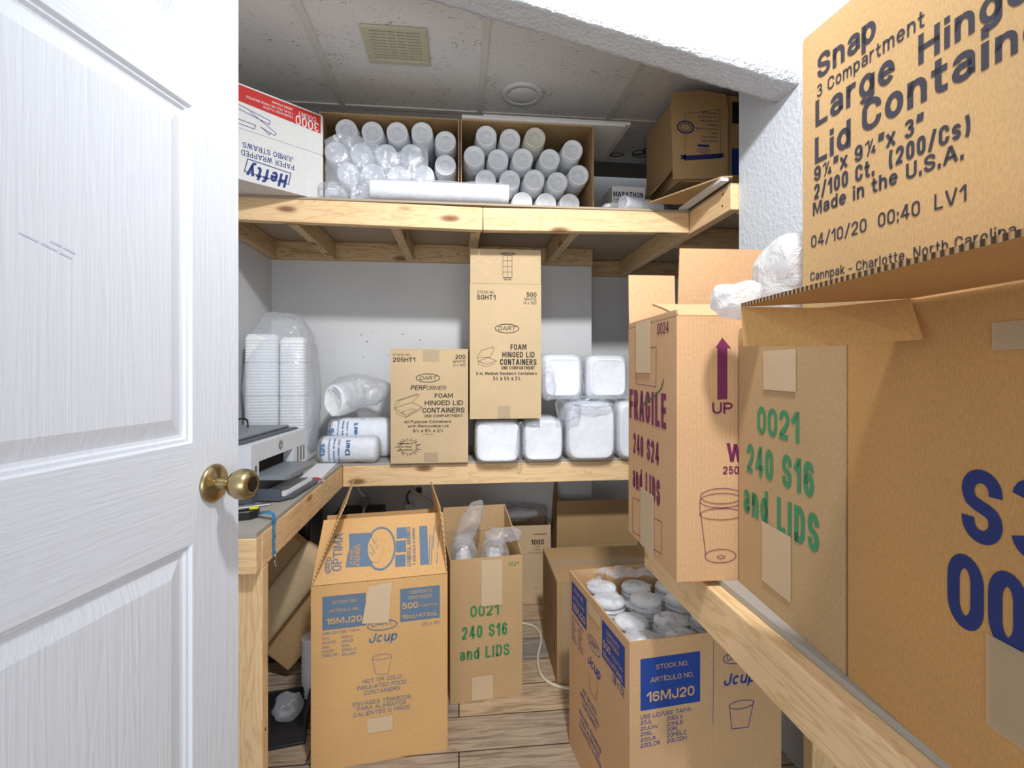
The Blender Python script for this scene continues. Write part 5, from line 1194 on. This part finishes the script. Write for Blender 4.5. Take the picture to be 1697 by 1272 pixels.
# ---------------------------------------------------------------- printer
t = thing('printer', 'light grey inkjet printer with dark lid on the left arm of the low shelf', 'printer', (-.612, 1.545, Zs), R_(85.3))
PW, PD = .427, .295
b = MB(); b.bevel_box((0, .012, 0), (PW, PD, .06), M['printer_dark'], .006); b.box((.0, -.0005, 0), (.045, .02, .060), M['printer_dark']); b.build('base', t)
b = MB()
for lo, hi in (((0, 0, .0605), (.048, .05, .178)), ((.30, 0, .0605), (PW, .05, .178)), ((.048, 0, .122), (.30, .05, .178)), ((0, .05, .0605), (PW, PD, .176))): b.box(lo, hi, M['printer_light'])
body = b.build('body', t)
b = MB(); b.box((.048, .035, .03), (.30, .0495, .122), M['slot']); b.build('paper_slot', t)
b = MB(); b.bevel_box((.004, .03, .1765), (PW-.01, PD-.004, .186), M['printer_dark'], .003); b.bevel_box((.012, .055, .186), (PW-.03, PD-.01, .196), M['printer_mid'], .004); b.build('scanner_lid', t)
b = MB(); b.prism([(.05, .034), (.05, -.075), (.07, -.085), (.27, -.085), (.298, -.06), (.298, .034)], .013, M['printer_mid'], Matrix.Translation((0, 0, .064))); b.build('output_tray', t)
b = MB(); b.prism([(.04, .012), (.04, -.07), (.075, -.095), (.28, -.095), (.305, -.07), (.305, .012)], .008, M['printer_dark'], Matrix.Translation((0, 0, .004)))
b.prism([(.035, .010), (.035, -.07), (.045, -.07), (.045, .01)], .035, M['printer_dark'], Matrix.Translation((0, 0, .004))); b.box((.06, -.075, .0125), (.28, -.0, .022), M['paper']); b.build('paper_tray', t)
for x in (.335, .362, .389):
    b = MB(); b.box((x, -.0012, .068), (x+.009, .002, .122), M['printer_dark']); b.build('ink_window', body)
b = MB(); b.box((.022, -.0012, .07), (.033, .002, .112), M['printer_dark']); b.build('ink_window', body)
b = MB(); fm = lambda x, y, e: (x, -e-.0003, y)
put_ellipse(b, fm, M['printer_mid'], (.198, .150), .016, .016, 0, .0006); put_text(b, fm, M['printer_light'], 'hp', (.189, .143), (.2075, .154), 'bi', None, .0012); b.build('emblem', body)
b = MB(); b.tube(spline([(.30, .16, .19), (.30, .165, .225), (.25, .175, .228), (.15, .18, .205), (-.02, .19, .185)], 8), .0032, M['black']); b.build('power_lead', t)
# papers beside it
b = MB(); b.box((-.04, -.14, 0), (.04, .14, .0022), M['paper']); o = b.build('paper_sheet'); o.location = (-.553, 2.055, Zs+.0002); o.rotation_euler = (0, 0, R_(3)); tag(o, 'white sheet of paper on the shelf past the printer', 'paper')
b = MB(); b.box((-.03, -.045, 0), (.03, .045, .0012), M['white_card']); b.box((-.026, -.041, .0012), (.026, .041, .0016), M['red']); o = b.build('red_card'); o.location = (-.532, 1.885, Zs+.0002); o.rotation_euler = (0, 0, R_(30)); tag(o, 'small red card with white edge beside the printer tray', 'card')
# key pouch and blue lanyard
t = thing('key_pouch', 'black pouch with steel clip at the near end of the left shelf', 'key pouch', (-.60, 1.425, Zs), R_(12))
b = MB(); oc = [(-.055, -.02), (-.04, -.035), (.035, -.035), (.052, -.018), (.052, .018), (.035, .033), (-.055, .033)]; b.prism(oc, .016, M['black']); b.prism([(x*.93, y*.93) for x, y in oc], .004, M['bin'], Matrix.Translation((0, 0, .0162))); b.build('pouch', t)
b = MB(); b.bevel_box((-.05, -.009, .021), (.085, .009, .030), M['steel'], .004, 2, Matrix.Rotation(R_(14), 4, 'Z')); b.build('clip', t)
b = MB(); b.bevel_box((.03, -.012, .021), (.052, .006, .027), M['yellow'], .002); b.build('yellow_tab', t)
t = thing('lanyard', 'blue webbing lanyard with white letters hanging over the shelf end', 'lanyard', (0, 0, 0), 0)
path = spline([(-.545, 1.425, Zs+.006), (-.520, 1.405, Zs+.017), (-.499, 1.395, Zs+.017), (-.4925, 1.392, Zs+.002), (-.4915, 1.392, Zs-.02), (-.4915, 1.391, Zs-.055), (-.4915, 1.390, Zs-.092)], 8)
b = MB(); vs = []; wd = Vector((.03, 1, 0)).normalized()*.008
for i, p in enumerate(path):
    d = (path[min(i+1, len(path)-1)]-path[max(0, i-1)]).normalized(); n = d.cross(wd).normalized()*.0009
    vs += [p-wd+n, p+wd+n, p+wd-n, p-wd-n]
fs = []
for i in range(len(path)-1):
    for k in range(4): fs.append((4*i+k, 4*i+(k+1) % 4, 4*i+4+(k+1) % 4, 4*i+4+k))
b.add(vs, fs, M['lanyard']); fm = lambda x, y, e: (-.4915+.0012+e, 1.391+x, Zs+y)
put_text(b, fm, M['paper'], 'MMY GEAR', (-.004, -.005), (.004, -.088), '') if False else None
vs, fs, nat = glyphs('MMY GEAR', True)
b.add([(-.4915+.0016, 1.3875+yv*.0075/CAP, Zs-.012-xv*(.070/nat)) for xv, yv in vs], fs, M['paper']); b.build('webbing', t)
b = MB(); b.tube(spline([(-.4905, 1.391, Zs-.092), (-.489, 1.391, Zs-.100)], 3), .004, M['steel']); b.tube([(-.489+0*a, 1.391+.006*math.sin(a), Zs-.114+.012*math.cos(a)) for a in [2*PI*k/16 for k in range(15)]], .0017, M['steel']); b.build('swivel_clasp', t)
# ---------------------------------------------------------------- bags of cups and lids in the open cartons
def cup_up(label, pos, sc, ntop, mt, grp, tilt, first=[None]):
    if first[0] is None:
        t = thing('cup_sleeve', label, 'cup sleeve', pos, 0, grp); b = MB()
        pr = [(0, 0), (.033, 0), (.036, .004), (.0495, .28)]
        pr = [(0, 0)]+[q for i in range(22) for q in ((.0412, .012*i), (.0412, .012*i+.008), (.0438, .012*i+.0095), (.0438, .012*i+.012))]+[(.0434, .268), (.041, .274), (.0, .2755)]
        b.lathe(pr, 36, M['foam'], None, cap0=True, cap1=False); b.build('cup_stack', t)
        rr = []
        for j in range(18):
            f = j/17; z = .003+f*.278; r0 = .0458 if j < 15 else (.0435, .026, .006)[j-15]; ring = []
            for k in range(28):
                a = 2*PI*k/28; p = Vector((math.cos(a)*2.4, math.sin(a)*2.4, z*20)); w = max(0, (ridged(p, 1.3)-.2)*.0035); ring.append(((r0+w)*math.cos(a), (r0+w)*math.sin(a), z+(noise.noise(p)*.006 if j > 14 else 0)))
            rr.append(ring)
        b = MB(); b.rings(rr, M['film'], True); b.build('plastic_sleeve', t); first[0] = t; t.rotation_euler = tilt; return t
    return copy_thing(first[0], label, pos, tilt, grp)
T6 = Matrix.Translation((JL[0], JL[1], 0)) @ Matrix.Rotation(R_(6.5), 4, 'Z')
cols_ = ['left', 'middle', 'right']; rows_ = ['front', 'second', 'third', 'back']
for j in range(4):
    for i in range(3):
        p = T6 @ Vector((.062+i*.112+(.020 if j % 2 else 0), .060+j*.0985, .222+(.008, .0, .014, .006)[j]+(-.010 if i == 1 else 0)+(-.02 if i == 2 else 0)))
        cup_up('bagged foam cup sleeve standing in the royal blue labelled carton, %s row, %s' % (rows_[j], cols_[i]), p, 1, 0, 'foam', 'bagged cup sleeves in the blue labelled carton', (0, 0, RND.uniform(0, 6)))
fb = MB(); vs = []; fs = []; nu, nv = 40, 40
for j in range(nv+1):
    for i in range(nu+1):
        x = .012+.376*i/nu; y = .012+.39*j/nv; p = Vector((x, y, 0)); z = .520+.012*max(0, ridged(p, 16))+.006*ridged(p, 40)
        vs.append((x, y, z))
for j in range(nv):
    for i in range(nu):
        a = j*(nu+1)+i
        if noise.noise(Vector((i*.16, j*.16, 4))) > .08: fs.append((a, a+1, a+nu+2, a+nu+1))
n0 = len(vs); vs += [(x, y, z+.003) for x, y, z in vs]; fs += [tuple(n0+q for q in reversed(f)) for f in fs]
fb.add(vs, fs, M['film'], True); o = fb.build('plastic_film'); o.matrix_world = T6; tag(o, 'torn clear film lying over the cups in the blue labelled carton', 'plastic film')
# crumpled clear bags of lids
T8 = Matrix.Translation((-.030, 1.714, 0)) @ Matrix.Rotation(R_(6.7), 4, 'Z')
def lid_bag(name, label, c, s, seed, m='haze', core=True, rot=(0, 0, 0), **kw):
    t = thing(name, label, 'bag of lids', c, 0); t.rotation_euler = rot
    if core:
        b = MB(); v, f = crumple((0, 0, -s[2]*.12), (s[0]*.72, s[1]*.72, s[2]*.62), seed+50, amp=.01, power=.7, freq=16); b.add(v, f, M['foam'], True); b.build('lids', t)
    b = MB(); v, f = crumple((0, 0, 0), s, seed, **{**dict(amp=.022, power=.75, freq=15, nu=56, nv=40), **kw}); b.add(v, f, M[m], True); b.build('plastic_bag', t); return t
bag_a = lid_bag('lid_bag', 'clear bag of lids slumped at the left in the green 0021 floor carton', tuple(T8 @ Vector((.066, .165, .425))), (.082, .15, .18), 61, 'haze')
v, f = crumple((.0, .01, .135), (.075, .055, .17), 62, amp=.013, power=.85, freq=17, nu=56, nv=44)
b = MB(); b.add([Vector((p.x+max(0, p.z-.08)*.42, p.y, p.z)) for p in v], f, M['haze2'], True); b.build('bag_neck', bag_a)
bag_b = lid_bag('lid_bag', 'clear bag of lids sticking out at the right of the green 0021 floor carton', tuple(T8 @ Vector((.182, .125, .452))), (.082, .12, .10), 63, 'haze')
b = MB(); v, f = crumple((.025, -.055, .092), (.125, .05, .05), 64, amp=.011, power=.85, freq=20); b.add(v, f, M['haze2'], True); b.build('bag_tail', bag_b)
lid_bag('lid_bag', 'flat clear bag of lids lying on top of the 1000 lids carton', (.295, 2.520, .421), (.29, .105, .062), 65, 'haze2')
lid_bag('plastic_bag', 'knotted white plastic bag poking out above the green 0021 carton on the right shelf', (.605, .842, 1.318), (.13, .09, .135), 66, 'milk', False, freq=7, amp=.03)
b = MB(); v, f = crumple((.475, .812, 1.266), (.075, .06, .05), 67, amp=.018, power=.8, freq=12); b.add(v, f, M['milk'], True); tag(b.build('plastic_bag'), 'loose white plastic bag end lying over the green 0021 carton edge', 'plastic bag')
# ---------------------------------------------------------------- under the shelves
t = thing('carton', 'old flattened carton leaning on its corner under the left shelf', 'box', (-.625, 1.88, .30), 0)
Tm = Matrix.Translation((0, .0, -.01)) @ Matrix.Rotation(R_(42), 4, 'Y')
b = MB(); b.bevel_box((-.18, .025, -.19), (.17, .085, .19), K_br, .008, 3, Tm); b.build('carton_body', t)
b = MB(); R = []
for j in range(9):
    z = -.22+.44*j/8; R.append([tuple(Matrix.Rotation(R_(38), 4, 'Y') @ Vector((-.02+.062*math.cos(2*PI*k/20), .0+.026*math.sin(2*PI*k/20), z))) for k in range(20)])
b.rings(R, K_dart, True); b.build('rolled_panel', t)
b = MB(); b.box((-.18, .022, -.19), (-.11, .0248, -.03), M['tape'], Tm); b.build('packing_tape', t)
t = thing('tool_case', 'black plastic tray on the floor under the left shelf', 'tray', (-.645, 1.66, 0), R_(10))
b = MB(); b.bevel_box((-.16, -.11, 0), (.16, .11, .012), M['black'], .004)
for lo, hi in (((-.16, -.11, .012), (.16, -.10, .05)), ((-.16, .10, .012), (.16, .11, .05)), ((-.16, -.10, .012), (-.15, .10, .05)), ((.15, -.10, .012), (.16, .10, .05))): b.box(lo, hi, M['black'])
b.build('tray_body', t)
for i, (c, s, m, lab) in enumerate((((-.70, 1.66, .06), (.11, .11, .075), 'bin', 'dark crumpled plastic in the black tray under the left shelf'), ((-.555, 1.695, .05), (.07, .08, .06), 'haze', 'pale crumpled film beside the leaning carton under the left shelf'))):
    b = MB(); v, f = crumple(c, s, 80+i, amp=.02, power=.75, freq=14, floor=.014); b.add(v, f, M[m], True); tag(b.build('crumpled_plastic'), lab, 'plastic')
t = thing('white_tub', 'white ribbed plastic tub half hidden behind the raised flap carton', 'tub', (-.510, 1.812, .0), 0)
b = MB(); pr = [(0, 0), (.06, 0), (.075, .10), (.085, .2), (.10, .24)]; pr = [(0, 0)]+[(.036+.003*(i % 2), .009*i) for i in range(24)]+[(.033, .215), (0, .21)]; b.lathe(pr, 40, M['white_plastic'], None, cap0=True, cap1=False); b.build('tub_body', t)
t = thing('black_crate', 'black plastic crate standing on the floor under the left shelf', 'crate', (-.72, 2.12, 0), R_(0))
b = MB(); b.bevel_box((-.14, -.10, 0), (.14, .10, .56), M['black'], .02, 3); b.build('crate_body', t)
b = MB(); b.tube(spline([(.05, -.102, .45), (.05, -.125, .47), (.1, -.125, .48), (.1, -.102, .46)], 6), .006, M['bin']); b.build('handle', t)
t = thing('wooden_crate', 'dark brown case against the back wall under the low shelf', 'case', (-.50, 2.54, 0), 0)
b = MB(); b.bevel_box((-.09, -.06, 0), (.12, .06, .43), M['brown'], .006); b.build('case_body', t)
b = MB()
for lo, hi in (((-.095, -.066, .43), (.125, .065, .455)), ((.115, -.066, .0), (.127, .066, .43))): b.box(lo, hi, M['black'])
b.build('case_trim', t)
# sockets, plugs and leads on the back wall under the low shelf
t = thing('wall_socket', 'wall socket with plugs under the low shelf on the back wall', 'socket', (-.205, 2.6195, .545), 0)
b = MB(); b.bevel_box((-.036, -.008, -.058), (.036, 0, .058), M['white_plastic'], .003); b.build('cover_plate', t)
for z in (-.02, .02):
    b = MB(); b.bevel_box((-.014, -.03, z-.013), (.014, -.008, z+.013), M['black'], .003); b.build('plug', t)
b = MB(); b.tube(spline([(-.30, 2.60, .585), (-.22, 2.585, .515), (-.14, 2.585, .455)], 8), .009, M['cord']); tag(b.build('cable_cover'), 'slanting pale cable sheath across the wall socket under the low shelf', 'cable')
t = thing('power_adapter', 'white adapter hanging from its lead below the wall socket', 'adapter', (-.255, 2.585, .43), 0)
b = MB(); b.bevel_box((-.022, -.015, -.03), (.022, .015, .03), M['white_plastic'], .005); b.build('adapter_body', t)
b = MB(); b.tube(spline([(0, 0, .03), (-.01, .0, .07), (.01, .015, .10)], 6), .004, M['black']); b.build('lead', t)
t = thing('hanging_plug', 'grey plug and twisted leads hanging under the low shelf near the dark case', 'plug', (-.445, 2.42, .52), 0)
b = MB(); b.bevel_box((-.02, -.016, -.022), (.02, .016, .022), M['printer_mid'], .006, 2, Matrix.Rotation(R_(20), 4, 'Y')); b.build('plug_body', t)
b = MB(); b.tube(spline([(0, 0, .02), (-.03, .0, .06), (-.035, .0, .10), (-.02, 0, .14)], 6), .008, M['printer_light']); b.tube(spline([(0, 0, -.02), (-.01, 0, -.07), (-.015, 0, -.12), (-.03, 0, -.2)], 6), .006, M['printer_light']); b.build('lead', t)
b = MB(); b.tube(spline([(.10, 2.25, .005), (.235, 2.235, .005), (.33, 2.19, .005), (.348, 2.09, .005), (.312, 1.95, .005), (.306, 1.84, .005), (.345, 1.772, .005), (.42, 1.74, .005)], 10), .0055, M['cord']); tag(b.build('extension_cord'), 'cream cable curving across the plank floor between the cartons', 'cable')
